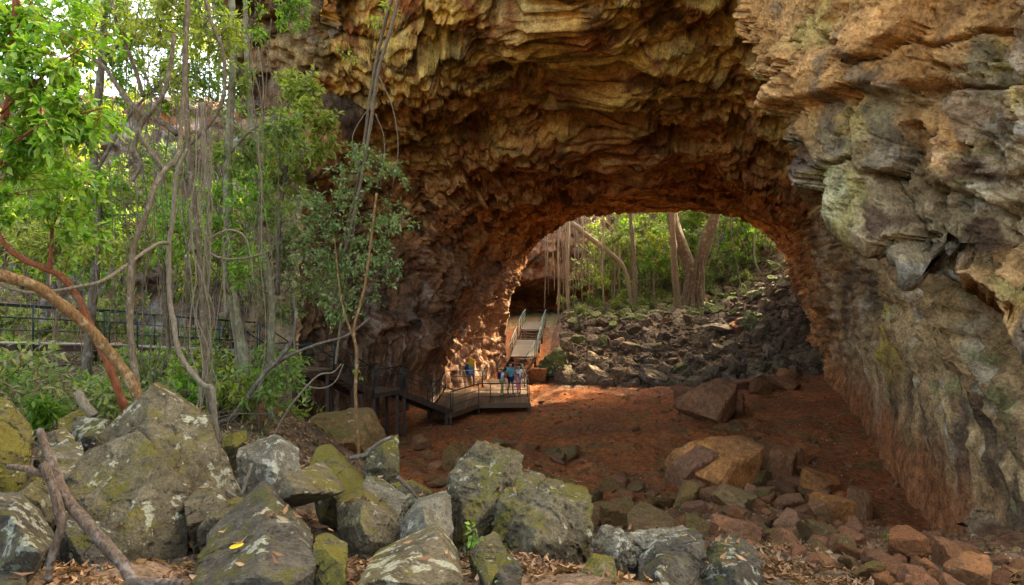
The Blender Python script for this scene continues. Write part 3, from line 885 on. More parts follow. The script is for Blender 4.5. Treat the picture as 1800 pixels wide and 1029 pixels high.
def lobe(pts, Y, depth, sub, seed, amp, crust=0.0, lean=0.0, sink=0.35):
    """rounded-off convex block whose outline follows photograph pixels, Y metres away and `depth` thick"""
    q = []
    cx = np.mean([a[0] for a in pts]); cy = np.mean([a[1] for a in pts])
    top = min(a[1] for a in pts); bot = max(a[1] for a in pts)
    for a in pts:
        t = (bot - a[1]) / (bot - top + 1e-6)
        yy = (a[2] if len(a) > 2 else Y) + lean * t
        q.append(W(a[0], a[1], yy))
        bx, by, bz = W(cx + (a[0] - cx) * .80, cy + (a[1] - cy) * .85, yy); q.append((bx * (1 + .6 * depth / Y), by + depth * .7, bz - .04))
    rr_ = random.Random(seed * 13)
    for k in range(3):                                   # a few forward corners give it big flat faces
        fx = rr_.uniform(-.55, .55); fy = (.05, .45, .75)[k] + rr_.uniform(-.15, .15)
        yy = Y + lean * (1 - fy)
        q.append(W(cx + fx * (max(a[0] for a in pts) - min(a[0] for a in pts)) * .5, top + (bot - top) * (.15 + .8 * fy), yy - depth * (.22, .38, .42)[k] * (1 - .5 * abs(fx))))
    q = np.array(q)
    low = q[q[:, 2] < np.percentile(q[:, 2], 35)].copy(); low[:, 2] -= sink; q = np.vstack([q, low])
    c, n, dist = hull_planes(q)
    d, f = ICO[sub]
    v = d * poly_radius(d, n, dist, 90)[:, None] + c
    s = np.linalg.norm(q.max(0) - q.min(0)) * .25
    nn = fbm(v / s * 1.1 + seed, 5, seed)
    f1, f2, cc, ti = worley(v / s * 1.5 + .25 * fbm(v / s, 2, seed)[:, None] + seed, seed + 3, tilt=True)
    k1, k2, kc, ki = worley(v / s * 4.5 + .2 * nn[:, None], seed + 4, tilt=True)
    disp = amp * s * (.20 * nn + .45 * ti * (.4 + .6 * sstep(0, .08, f2 - f1)) - .16 * sstep(.05, 0, f2 - f1) + .22 * ki + .16 * (kc - .5))
    if crust: disp += crust * (np.abs(fbm(v * 9, 4, seed + 7)) - .2)
    disp += .012 * (np.abs(fbm(v * 14, 3, seed + 9)) - .2)
    return v + d * disp[:, None], f

def boulder(label, mat, lobes, Y, depth, sub=6, amp=.16, crust=0.0, lean=.4, seed=1, group='lichen-covered boulders on the slope', cat='boulder', name='boulder', sink=.35):
    L = [lobe(l[0] if isinstance(l, tuple) else l, l[1] if isinstance(l, tuple) else Y, depth, sub if (sub == 6 and Y < 6.7) else sub - 1, seed + i * 5, amp, crust, lean, sink) for i, l in enumerate(lobes)]
    v, f = join_tubes(L)
    c = v.mean(0); c[2] = v[:, 2].min()
    me = mesh_np(name, v - c, f, True)
    me.set_sharp_from_angle(angle=R(20))                  # broken edges stay crisp
    o = put(name, me, M[mat], loc=c)
    tag(o, label, cat, group)
    BOULD.append((v, f))
    return o
BOULD = []

boulder('largest grey-brown boulder with a steep pointed top and pale lichen spots', 'boulder',
        [([(285, 684), (322, 704), (372, 735), (398, 800), (402, 872), (345, 930), (200, 900), (130, 810), (225, 712)], 7.6)], 7.6, 1.5, 7, .13, seed=3, lean=.5)
boulder('lichen-flecked slanting slab leaning on the front of the largest boulder', 'boulder',
        [[(243, 752), (300, 818), (338, 925), (325, 985), (235, 1018), (130, 975), (95, 885), (135, 800)]], 6.3, 1.0, 7, .11, seed=8, lean=.75)
boulder('moss-green boulder cut by the left edge of the picture', 'boulder_moss', [[(-60, 690), (12, 704), (38, 740), (52, 790), (38, 838), (-60, 850)]], 6.3, 1.0, seed=12)
boulder('small flat grey rock behind the forked dead branch', 'boulder', [[(72, 764), (112, 752), (132, 772), (128, 806), (70, 808)]], 7.6, .5, 6, seed=13)
boulder('rounded grey rock left of the largest boulder', 'boulder_dark', [[(62, 806), (118, 770), (150, 800), (140, 850), (70, 850)]], 7.1, .6, 6, seed=14)
boulder('smooth dark rock tucked against the left flank of the largest boulder', 'boulder_dark', [[(128, 748), (160, 735), (194, 738), (190, 775), (148, 792), (126, 780)]], 7.9, .6, 6, seed=15)
boulder('small brown mossy rock under the undergrowth at the left', 'boulder_moss', [[(106, 735), (130, 722), (158, 728), (160, 752), (122, 768)]], 8.6, .5, 6, seed=16)
boulder('small lichen-whitened rock topped with dead leaves beside the slanting slab', 'boulder_pale', [[(88, 808), (120, 795), (148, 800), (146, 830), (105, 842)]], 6.8, .4, 6, seed=17)
boulder('grey pitted block with moss on its peak right of the largest boulder', 'boulder_pale', [[(414, 800), (440, 782), (484, 765), (512, 782), (528, 822), (520, 858), (470, 872), (418, 866)]], 8.3, .9, 6, .14, seed=20)
boulder('little square moss-topped rock at the foot of the greenish trunk', 'boulder_moss', [[(392, 766), (432, 756), (436, 772), (400, 792), (390, 786)]], 9.5, .4, 6, seed=21)
boulder('yellow-green mossy wedge sloping down behind the hollow slab', 'boulder_moss', [[(540, 818), (552, 788), (572, 783), (600, 806), (662, 872), (640, 890), (560, 870)]], 8.2, .8, 6, .1, seed=22)
boulder('tilted slab with a black hollow under its broken edge', 'boulder', [[(428, 894, 6.6), (440, 914, 6.6), (470, 858, 7.0), (520, 836, 7.2), (570, 809, 7.2), (610, 853, 6.5), (604, 866, 6.4), (520, 862, 6.0), (500, 880, 6.1)]], 6.6, .35, 6, .09, lean=0, seed=24, sink=.0)
boulder('squat lichen-grey rock filling the gap under the tilted slab', 'boulder', [[(322, 884), (362, 850), (398, 876), (384, 915), (346, 930)]], 6.5, .6, 6, seed=26)
boulder('brown rough rock between the slanting slab and the yellow-leaf boulder', 'boulder', [[(346, 934), (372, 898), (428, 884), (446, 925), (400, 962), (360, 962)]], 6.1, .7, 6, seed=27)
boulder('low front boulder carrying a single yellow leaf', 'boulder_dark',
        [[(330, 1040), (352, 1006), (404, 958), (452, 918), (486, 909), (520, 925), (550, 962), (556, 1000), (540, 1060), (340, 1070)]], 4.7, 1.1, 7, .10, seed=30, lean=.8)
boulder('dark mossy rock pressed against the right side of the yellow-leaf boulder', 'boulder_moss', [[(548, 964), (575, 955), (602, 972), (608, 1020), (600, 1060), (545, 1060)]], 4.75, .7, 6, seed=31)
boulder('broad lichen-stained block below the tilted slab', 'boulder', [[(590, 930), (604, 884), (640, 872), (700, 922), (706, 950), (664, 978), (612, 964)]], 6.1, .8, 6, .12, seed=33)
boulder('rough whitish rock under the stick beside the central boulder', 'boulder_pale', [[(640, 872), (680, 866), (712, 886), (700, 912), (660, 902)]], 6.9, .5, 6, .2, crust=.03, seed=34)
boulder('pale green lichen rock leaning on the left of the central boulder', 'boulder_pale', [[(700, 925), (733, 884), (788, 870), (800, 930), (745, 968), (706, 950)]], 5.9, .6, 6, .1, seed=35)
boulder('dark green mossy boulder standing at the rim of the red floor', 'boulder_moss', [[(640, 812), (660, 784), (690, 769), (703, 808), (700, 840), (664, 842), (640, 830)]], 9.2, .7, 6, seed=36)
boulder('low mossy rocks lying behind the fallen stick', 'boulder_moss', [[(672, 856), (722, 846), (762, 868), (758, 892), (690, 892)]], 7.6, .5, 6, seed=37)
boulder('big central boulder with a crusty whitish knob and mossy left flank', 'boulder',
        [([(772, 962), (782, 880), (798, 828), (820, 802), (862, 789), (910, 800), (920, 846), (900, 900), (862, 968)], 6.7),
         ([(872, 868), (905, 850), (962, 860), (1030, 880), (1044, 925), (1032, 968), (940, 985), (856, 968)], 6.3)], 6.5, 1.1, 7, .17, crust=.035, seed=40, lean=.35)
boulder('wide flat-topped slab at the bottom edge among dead leaves', 'boulder', [[(625, 1060), (648, 1012), (738, 984), (772, 944), (800, 985), (816, 1030), (810, 1070)]], 4.6, .9, 6, .09, seed=43, lean=.6)
boulder('small black-green mossy rock in the leaf litter below the central boulder', 'boulder_moss', [[(838, 968), (860, 956), (886, 958), (896, 984), (858, 1008), (838, 1000)]], 4.9, .35, 6, seed=44)
boulder('dark pocked rock at the bottom edge beside the small mossy rock', 'boulder_dark', [[(866, 1010), (894, 992), (918, 1012), (915, 1050), (866, 1050)]], 4.55, .35, 6, seed=45)
boulder('bright moss-capped rock with a white streak at the bottom edge', 'boulder_moss', [[(1018, 1018), (1040, 982), (1068, 985), (1086, 1015), (1090, 1060), (1020, 1060)]], 4.5, .4, 6, seed=46)
boulder('jagged whitish boulder running right from the leaf litter', 'boulder_pale', [([(1044, 962), (1058, 934), (1100, 944), (1120, 968), (1108, 992), (1060, 990)], 5.6), ([(1100, 962), (1150, 944), (1214, 934), (1226, 962), (1180, 985), (1110, 984)], 5.7)], 5.6, .5, 6, .22, crust=.04, seed=47, lean=.2)
boulder('broad dark boulder with yellow-green lichen at the bottom edge', 'boulder_dark', [[(1120, 1010), (1150, 974), (1205, 962), (1244, 992), (1255, 1060), (1120, 1060)]], 5.0, .9, 6, .14, seed=48)
boulder('dark lichen-speckled boulder at the right end of the foreground', 'boulder_dark', [[(1236, 1000), (1262, 966), (1310, 972), (1342, 1004), (1345, 1060), (1236, 1060)]], 5.0, .8, 6, .16, crust=.02, seed=49)
boulder('shadowed dark boulder in the bottom left corner', 'boulder_dark', [[(-60, 880), (30, 888), (70, 935), (78, 985), (20, 1010), (-60, 1010)]], 4.9, .9, 6, seed=50)
boulder('dark slanting boulder behind the grey dead branch', 'boulder_dark', [[(98, 905), (150, 928), (205, 985), (228, 1050), (110, 1060)]], 5.5, .7, 6, seed=51)
boulder('small moss-edged rock above the bottom left corner', 'boulder_moss', [[(30, 862), (62, 838), (98, 842), (104, 880), (50, 900)]], 6.2, .6, 6, seed=52)
boulder('grey stone lying at the very bottom left', 'boulder_dark', [[(-40, 1010), (20, 995), (46, 1015), (40, 1060), (-40, 1060)]], 4.4, .5, 6, seed=53)
boulder('long grey-brown slab lying under the raised landing', 'olive_rock', [[(505, 770), (545, 733), (620, 724), (668, 738), (684, 775), (676, 800), (600, 800), (515, 795)]], 19.5, 2.0, 6, .15, seed=54, group='rocks under the boardwalk', cat='rock', name='rock')

# overhanging nose of the roof at the left of the mouth
nv, nf = [], []
L_ = [lobe([(442, 128), (470, 92), (545, 62), (610, 70), (640, 190), (600, 300), (540, 325), (505, 262), (472, 205)], 29.0, 5.0, 6, 61, .30, .12, 1.2, 0.0)]
nv, nf = join_tubes(L_)
nc = cmix((0.15, 0.09, 0.045), (0.075, 0.045, 0.026), sstep(-.3, .3, fbm(nv * .5, 3, 401)))
nc = cmix(nc, (0.36, 0.17, 0.06), sstep(.0, .4, fbm(nv * .35, 3, 403)) * .8)
nc = cmix(nc, (0.19, 0.15, 0.10), sstep(14.2, 15.8, nv[:, 2] + fbm(nv, 2, 405)) * .7)
nose = put('cave_overhang', mesh_np('cave_overhang', nv, nf, True, nc), M['cave'])
tag(nose, kind='structure')

# ------------------------------------------------------------------ rocks on the cave floor, set where the view ray meets the ground
def hit(px, py, y0=3.0, y1=75.0):
    ys = np.arange(y0, y1, .05)
    xs = (px - 900) / F * ys; zs = EYE - (py - HOR) / F * ys
    h = height(xs, ys)
    k = np.argmax(zs <= h)
    return (float(xs[k]), float(ys[k]), float(h[k])) if zs[k] <= h[k] else None

VAR = {}
def rock_var(mat, i, sub=3):
    key = (mat, i, sub)
    if key not in VAR:
        jag = mat.startswith('rubble')
        VAR[key] = rock_mesh('rock_mesh', 100 + i * 7 + sub, sub + (1 if jag and sub == 3 else 0), M[mat], smooth=False, planes=6 + i % 4, pw=60, amp=.15 if jag else .06, squash=(1, .85 + .05 * (i % 4), .7 + .06 * (i % 5)))
    return VAR[key]
rng = random.Random(5)
def place_rock(px, py, w, h, mat, label, group, sub=4, tilt=.5, i=None, base=None, name='rock'):
    p_ = base or hit(px, py + h * .46)
    if p_ is None: return None
    s = p_[1] / F
    me = rock_var(mat, rng.randrange(9) if i is None else i, sub)
    o = put(name, me, None)
    rx = w * s * .54; rz = h * s * .62
    o.scale = (rx, (rx + rz) * .5, rz)
    o.location = (p_[0], p_[1] + rx * .4, p_[2] + rz * .42)
    o.rotation_euler = (rng.uniform(-tilt, tilt) * .5, rng.uniform(-tilt, tilt), rng.uniform(-.9, .9))
    return tag(o, label, 'rock', group)

HEAP = 'red rocks heaped on the cave floor'
NAMED = [
 (1262, 812, 125, 118, 'orange_rock', 'largest orange-faced block on the rock heap', 3),
 (1218, 812, 60, 110, 'red_rock', 'tall red rock behind the left side of the orange-faced block', 1),
 (1312, 785, 64, 48, 'olive_rock', 'brown angular block perched at the top right of the orange-faced block', 5),
 (1384, 815, 50, 84, 'red_rock', 'tall reddish rock near the top of the heap', 2),
 (1357, 790, 48, 46, 'red_rock', 'red rock at the crest of the heap', 6),
 (1335, 838, 42, 60, 'olive_rock', 'upright brown stone right of the orange-faced block', 7),
 (1410, 802, 40, 42, 'red_rock', 'small red rock on the right shoulder of the heap', 4),
 (1290, 876, 72, 54, 'olive_rock', 'striped red-brown block directly below the orange-faced block', 0),
 (1250, 872, 46, 36, 'red_rock', 'flat-topped red block left of the striped block', 8),
 (1232, 895, 50, 34, 'red_rock', 'low reddish slab below the flat-topped red block', 2),
 (1206, 868, 36, 70, 'olive_rock', 'long dark slab leaning on the left of the heap', 3),
 (1228, 925, 52, 48, 'olive_rock', 'olive-brown block at the lower left of the heap', 6),
 (1292, 935, 84, 68, 'red_rock', 'wide red-topped block at the foot of the heap', 5),
 (1375, 855, 44, 42, 'red_rock', 'square red rock in the middle of the heap', 1),
 (1345, 868, 42, 34, 'olive_rock', 'brown cube-like rock in the middle of the heap', 0),
 (1394, 878, 46, 44, 'red_rock', 'rounded reddish stone right of the heap centre', 7),
 (1450, 848, 66, 50, 'orange_rock', 'bright orange wedge lying at the right edge of the heap', 4),
 (1470, 892, 80, 50, 'orange_rock', 'broad tan-orange block below the bright orange wedge', 2),
 (1508, 880, 26, 62, 'red_rock', 'thin dark slab standing upright by the tan-orange block', 8),
 (1440, 935, 66, 68, 'olive_rock', 'large olive stone low on the right of the heap', 1),
 (1492, 945, 56, 44, 'red_rock', 'red-brown stone beside the large olive stone', 3),
 (1600, 958, 58, 66, 'red_rock', 'tallest red boulder at the foot of the right wall', 5),
 (1645, 948, 44, 44, 'red_rock', 'red rock right of the tallest boulder by the wall', 0),
 (1672, 968, 42, 70, 'red_rock', 'narrow red rock against the right wall', 6),
 (1560, 985, 56, 46, 'red_rock', 'dull red rock left of the tallest boulder by the wall', 7),
 (1636, 1000, 44, 44, 'red_rock', 'rounded red stone in front of the right wall', 4),
 (1602, 1012, 46, 44, 'red_rock', 'smaller rounded red stone at the bottom edge by the wall', 8),
 (1705, 1000, 70, 70, 'red_rock', 'dark red rock in the shade of the right wall', 2),
 (1530, 1005, 50, 40, 'olive_rock', 'olive stone at the bottom edge right of the heap', 1),
 (1246, 702, 76, 84, 'red_rock', 'bright red upright block standing alone on the floor', 3),
 (1290, 708, 46, 52, 'red_rock', 'darker red block leaning on the lone red block', 5),
 (1312, 672, 54, 30, 'red_rock', 'flat red rock behind the lone red block', 7),
 (1376, 670, 66, 32, 'red_rock', 'long low red rock near the right wall', 1),
 (1340, 680, 40, 28, 'red_rock', 'small red rock between the flat and the long red rocks', 2),
 (1094, 900, 66, 62, 'olive_rock', 'pointed brown rock at the near rim of the floor', 4),
 (1150, 912, 76, 56, 'olive_rock', 'wide brown rock beside the pointed rim rock', 6),
 (1050, 905, 60, 50, 'olive_rock', 'dark brown rock behind the right end of the central boulder', 0),
 (798, 803, 50, 54, 'olive_rock', 'olive angular block on the floor left of the central boulder', 8),
 (988, 852, 40, 38, 'olive_rock', 'pale square stone behind the central boulder', 3),
 (930, 845, 60, 50, 'red_rock', 'reddish slab behind the crusty knob of the central boulder', 2),
 (960, 650, 0, 0, '', '', 0),
]
for a in NAMED:
    if a[2]: place_rock(a[0], a[1], a[2], a[3], a[4], a[5], HEAP, 4, .35, a[6])
# smaller loose stones of the heap
for k in range(190):
    px = rng.uniform(1190, 1560); t = (px - 1190) / 370
    py = rng.uniform(790 + 60 * t, 1000)
    if px > 1395 + (py - 790) * .75: continue
    w = rng.uniform(14, 30) + 24 * rng.random() ** 2
    place_rock(px, py, w, w * rng.uniform(.7, 1.1), rng.choice(['red_rock', 'red_rock', 'olive_rock']), 'small loose stone between the big rocks of the red heap', 'loose stones of the red heap', 3, .8, name='stone')
for k in range(46):
    px = rng.uniform(700, 1010); py = rng.uniform(770, 850)
    w = rng.uniform(10, 34)
    place_rock(px, py, w, w * rng.uniform(.4, .8), rng.choice(['red_rock', 'red_rock', 'olive_rock']), 'small stone along the near rim of the red floor', 'stones along the near rim of the red floor', 3, .5, name='stone')
for k in range(40):
    px = rng.uniform(1030, 1240); py = rng.uniform(840, 940)
    w = rng.uniform(12, 36)
    place_rock(px, py, w, w * rng.uniform(.6, .9), rng.choice(['red_rock', 'olive_rock']), 'brown stone lying between the foreground and the red heap', 'stones between foreground and heap', 3, .5, name='stone')
for k in range(40):
    px = rng.uniform(1540, 1800); py = rng.uniform(962, 1040)
    w = rng.uniform(18, 44)
    place_rock(px, py, w, w * rng.uniform(.7, 1), 'red_rock', 'dim red stone piled at the foot of the right wall', 'stones piled at the foot of the right wall', 3, .6, name='stone')
for k in range(50):
    px = rng.uniform(940, 1480); py = rng.uniform(700, 850)
    w = rng.uniform(5, 16)
    place_rock(px, py, w, w * .6, 'red_rock', 'tiny red clod scattered over the cave floor', 'clods on the cave floor', 2, .4, name='stone')

# ------------------------------------------------------------------ rubble slope under the far opening
RUB = 'rubble rocks on the slope under the far opening'
spec = [
 (972, 640, 46, 52, 'rubble_green', 'round pale-green boulder beside the far stairs'),
 (945, 655, 34, 30, 'red_rock', 'red-faced rock at the foot of the far stairs'),
 (1325, 560, 44, 34, 'rubble_green', 'big rounded grey-green boulder high on the rubble near the right wall'),
 (1352, 566, 30, 28, 'rubble', 'dark rock beside the rounded grey-green boulder'),
 (1275, 575, 70, 32, 'rubble', 'broad dark slab lying across the upper rubble'),
 (1165, 665, 60, 26, 'rubble', 'wide dark flat rock at the foot of the rubble'),
 (1195, 648, 26, 26, 'rubble_green', 'small pale square stone on top of the wide flat rock'),
 (1222, 672, 44, 36, 'rubble', 'dark angular rock right of the wide flat rock'),
 (1102, 660, 44, 34, 'red_rock', 'dark red-brown rock at the left foot of the rubble'),
 (1055, 658, 42, 26, 'rubble', 'brown block at the lower left of the rubble'),
 (1072, 672, 30, 16, 'rubble', 'flat stone on the floor just in front of the rubble'),
 (1210, 690, 44, 30, 'red_rock', 'red rock fallen at the foot of the rubble'),
 (1330, 640, 34, 28, 'rubble', 'pale capped stone on the right of the rubble'),
 (1108, 608, 38, 22, 'rubble', 'light sunlit stone in the middle of the rubble'),
]
for a in spec: place_rock(*a, RUB, 4, .4)
cand = []
nr = np.random.RandomState(8)
for k in range(9500):
    x_ = nr.uniform(2.2, 22); y_ = nr.uniform(43, 64)
    if x_ < 3.2 + .1 * max(y_ - 50, 0): continue
    y0_ = np.interp(x_, [1.5, 5, 10, 17, 22], [48.5, 46.2, 43.5, 42.5, 41.0])
    if y_ < y0_ - .6 or x_ > np.interp(y_, CY, C_XR) + 1.5: continue
    big = nr.rand() ** 3.2
    s_ = .08 + .42 * big
    if nr.rand() < .25 and y_ < y0_ + 1.5: s_ *= 1.3
    cand.append((s_, x_, y_))
cand.sort(reverse=True)
chosen = []
for s_, x_, y_ in cand:
    if len(chosen) < 286 and s_ < .6:
        if any((x_ - a[1]) ** 2 + (y_ - a[2]) ** 2 < ((s_ + a[0]) * .45) ** 2 for a in chosen): continue
        chosen.append((s_, x_, y_))
hs = height(np.array([a[1] for a in chosen]), np.array([a[2] for a in chosen]))
for (s_, x_, y_), z_ in zip(chosen, hs):
    green = nr.rand() < sstep(50, 57, np.array([y_]))[0] * .8
    o = put('rubble_rock', rock_var('rubble_green' if green else ('red_rock' if nr.rand() < .05 else 'rubble'), nr.randint(9), 3))
    o.scale = (s_ * nr.uniform(.75, 1.1), s_ * nr.uniform(.75, 1.1), s_ * nr.uniform(.85, 1.35))
    o.location = (x_, y_, z_ + s_ * .30)
    o.rotation_euler = (nr.uniform(-.5, .5), nr.uniform(-.5, .5), nr.uniform(0, 6.28))
    tag(o, 'mossy rubble rock high on the slope under the far opening' if green else 'bare brown rubble rock on the slope under the far opening', 'rock', 'mossy rubble rocks' if green else 'bare rubble rocks')
# the rest of the rubble, and grit scattered over the floor: nobody could count it
def scatter_rocks(name, pts, mat, kind='stuff', sub=1, seed=0):
    r = np.random.RandomState(seed)
    bank = [gen_rock(900 + seed + i, sub, planes=7, pw=30, amp=.18)[0] for i in range(12)]
    f = ICO[sub][1]
    n = len(pts); nv = len(bank[0])
    B = np.array(bank)[r.randint(0, 12, n)]
    a = r.uniform(0, 6.28, n); ca, sa = np.cos(a), np.sin(a)
    X = B[:, :, 0] * ca[:, None] - B[:, :, 1] * sa[:, None]; Y_ = B[:, :, 0] * sa[:, None] + B[:, :, 1] * ca[:, None]
    Z = B[:, :, 2] * r.uniform(.8, 1.4, n)[:, None] + X * r.uniform(-.4, .4, n)[:, None]
    Vv = np.stack([X, Y_, Z], -1) * pts[:, 3][:, None, None] + pts[:, None, :3]
    ff = (f[None] + (np.arange(n) * nv)[:, None, None]).reshape(-1, 3)
    o = put(name, mesh_np(name, Vv.reshape(-1, 3), ff, False), M[mat])
    return o
ids = {(a[1], a[2]) for a in chosen}
rest = np.array([(x_, y_, 0, s_ * .62) for s_, x_, y_ in cand if (x_, y_) not in ids])
rest[:, 2] = height(rest[:, 0], rest[:, 1]) + rough(rest[:, 0], rest[:, 1]) + rest[:, 3] * .2
tag(scatter_rocks('rubble', rest, 'rubble', seed=3), 'countless small rubble stones covering the slope under the far opening', 'rubble', kind='stuff')
n = 2600
yy = 1 / nr.uniform(1 / 48, 1 / 18, n); xx = nr.uniform(-6, 17, n)
g = np.stack([xx, yy, height(xx, yy) + rough(xx, yy), nr.uniform(.012, .075, n) * (1 + nr.rand(n) ** 6 * 1.8)], -1)
tag(scatter_rocks('gravel', g, 'red_rock', seed=5), 'red grit and small clods strewn over the cave floor', 'gravel', kind='stuff')
n = 1800
px = nr.uniform(-4, 9, n); py = 4.0 + nr.rand(n) * 13
g = np.stack([px, py, height(px, py) + rough(px, py), nr.uniform(.015, .07, n)], -1)
tag(scatter_rocks('gravel', g, 'olive_rock', seed=6), 'brown grit between the foreground boulders and the red heap', 'gravel', kind='stuff')
# ------------------------------------------------------------------ boardwalk
def unit_box():
    v = [(-.5, -.5, -.5), (.5, -.5, -.5), (.5, .5, -.5), (-.5, .5, -.5), (-.5, -.5, .5), (.5, -.5, .5), (.5, .5, .5), (-.5, .5, .5)]
    me = bpy.data.meshes.new('plank')
    me.from_pydata(v, [], [(0, 3, 2, 1), (4, 5, 6, 7), (0, 1, 5, 4), (1, 2, 6, 5), (2, 3, 7, 6), (3, 0, 4, 7)])
    return me
PLANKS = {}
def plank(parent, c, ang, l, w, t, mat='plank', name='plank', pitch=0.0):
    """a board centred at c: l long along its heading, w wide, t thick"""
    if mat not in PLANKS:
        PLANKS[mat] = unit_box(); PLANKS[mat].materials.append(M[mat])
    o = put(name, PLANKS[mat], None, parent, c, (0, pitch, ang))
    o.scale = (l, w, t)
    return o

def rail_line(parent, pts, h=1.0, mat='steel_dark', step=1.7, r=.024, mids=2, name='handrail', drop=.12):
    """posts, a top rail and lower rails along deck-edge points"""
    P = np.array(pts, float)
    L = np.concatenate([[0], np.cumsum(np.linalg.norm(np.diff(P, axis=0), axis=1))])
    n = max(1, int(round(L[-1] / step)))
    loc = np.array(parent.location[:])
    want = sorted(set([round(a, 3) for a in L] + [round(L[-1] * i / n, 3) for i in range(n + 1)]))
    keep = []
    for a in want:
        if not keep or a - keep[-1] > .5 or any(abs(a - b) < .01 for b in L): keep.append(a)
    for a in keep:
        b = np.array([np.interp(a, L, P[:, k]) for k in range(3)]) - loc
        MB().tube([b + (0, 0, -drop), b + (0, 0, h * .5), b + (0, 0, h)], r, 8).build('post', M[mat], parent, True)
    Q = P - loc
    MB().tube(Q + np.array([0, 0, h]), r * 1.1, 8).build(name, M[mat], parent, True)
    for k in range(mids):
        MB().tube(Q + np.array([0, 0, h * (k + 1) / (mids + 1)]), r * .6, 6).build('lower_rail', M[mat], parent, True)

def legs(parent, p, q, w, mat='timber_dark', n=2, th=.14):
    loc = np.array(parent.location[:]); d = np.array(q) - np.array(p); hd = d[:2] / np.linalg.norm(d[:2]); s = np.array([hd[1], -hd[0]])
    for k in range(n):
        t = (k + .12) / max(1, n - 1 + .24) if n > 1 else .5
        c = np.array(p) + d * t
        for sg in (-1, 1):
            b = c[:2] + s * sg * (w / 2 - .12)
            g = hz(b[0], b[1])
            if c[2] - .15 - g < .1: continue
            MB().bar(np.array([b[0], b[1], g - .3]) - loc, np.array([b[0], b[1], c[2] - .12]) - loc, th, th, (0, 1, 0)).build('leg', M[mat], parent)

def deck(name, label, p, q, w, group=None, rails=(1, 1), mat='plank', rmat='steel_dark', nlegs=2, mids=2, pw=.14, lmat='timber_dark'):
    p = np.array(p, float); q = np.array(q, float)
    o = empty(name, tuple(p), label, 'walkway', group)
    d = q - p; L = np.linalg.norm(d); hd = d[:2] / np.linalg.norm(d[:2]); ang = math.atan2(hd[1], hd[0]); s = np.array([hd[1], -hd[0], 0])
    n = int(L / pw); pitch = -math.atan2(d[2], np.linalg.norm(d[:2]))
    for k in range(n):
        c = d * ((k + .5) / n)
        plank(o, tuple(c + np.array([0, 0, -.02])), ang, pw - .014, w + rng.uniform(-.02, .02), .04, mat, 'plank', pitch)
    for sg in (-1, 1):
        e = s * sg * (w / 2 - .06)
        MB().bar(e + (0, 0, -.13), d + e + (0, 0, -.13), .07, .17).build('beam', M[lmat], o)
    legs(o, p, q, w, lmat, nlegs)
    for sg, on in zip((-1, 1), rails):
        if on: rail_line(o, [p + s * sg * w / 2, q + s * sg * w / 2], 1.0, rmat, mids=mids)
    return o

def stairs(name, label, p, q, w, n, group=None, mat='plank', rmat='steel_dark', rails=(1, 1), nlegs=1, mids=1, lmat='timber_dark'):
    p = np.array(p, float); q = np.array(q, float)
    o = empty(name, tuple(p), label, 'stairs', group)
    d = q - p; hd = d[:2] / np.linalg.norm(d[:2]); ang = math.atan2(hd[1], hd[0]); s = np.array([hd[1], -hd[0], 0])
    run = np.linalg.norm(d[:2]) / n
    for k in range(n):
        c = d * ((k + .5) / n)
        plank(o, tuple(c + np.array([0, 0, -.03 + .0 * k])), ang, run * .98 + .04, w - .1, .045, mat, 'tread')
    for sg in (-1, 1):
        e = s * sg * (w / 2 - .02)
        MB().bar(e + (0, 0, -.12), d + e + (0, 0, -.12), .05, .26).build('stringer', M[lmat], o)
    if nlegs: legs(o, p, q, w, lmat, nlegs)
    for sg, on in zip((-1, 1), rails):
        if on: rail_line(o, [p + s * sg * w / 2, q + s * sg * w / 2], 1.0, rmat, 1.6, mids=mids)
    return o

BWG = 'boardwalk winding down from the forest into the cave'
deck('boardwalk', 'grey boardwalk at the far left edge behind the leaning tan tree', (-15.4, 15.5, 5.85), (-12.1, 22.6, 5.15), 1.5, BWG, mat='plank_pale', nlegs=3)
deck('boardwalk', 'boardwalk crossing behind the hanging vines', (-12.1, 22.6, 5.13), (-9.5, 26.0, 4.66), 1.5, BWG, mat='plank_pale', nlegs=2)
stairs('stair_flight', 'short stair flight dropping from the vine-hung boardwalk to the upper landing', (-9.5, 26.0, 4.64), (-8.75, 27.55, 3.72), 1.4, 6, BWG)
deck('landing', 'upper square landing on dark posts left of the slender pale tree', (-8.75, 27.55, 3.70), (-7.6, 29.1, 3.70), 1.5, BWG, nlegs=2)
stairs('stair_flight', 'stair flight between the upper and the lower landing', (-7.6, 29.1, 3.66), (-6.45, 31.2, 2.44), 1.4, 7, BWG)
deck('landing', 'lower square landing on tall dark posts above the red floor', (-6.45, 31.2, 2.40), (-5.45, 32.6, 2.40), 1.5, BWG, nlegs=2)
stairs('stair_flight', 'longest stair flight leading down onto the viewing platform', (-5.45, 32.6, 2.36), (-3.35, 35.2, 0.98), 1.4, 9, BWG, nlegs=2)

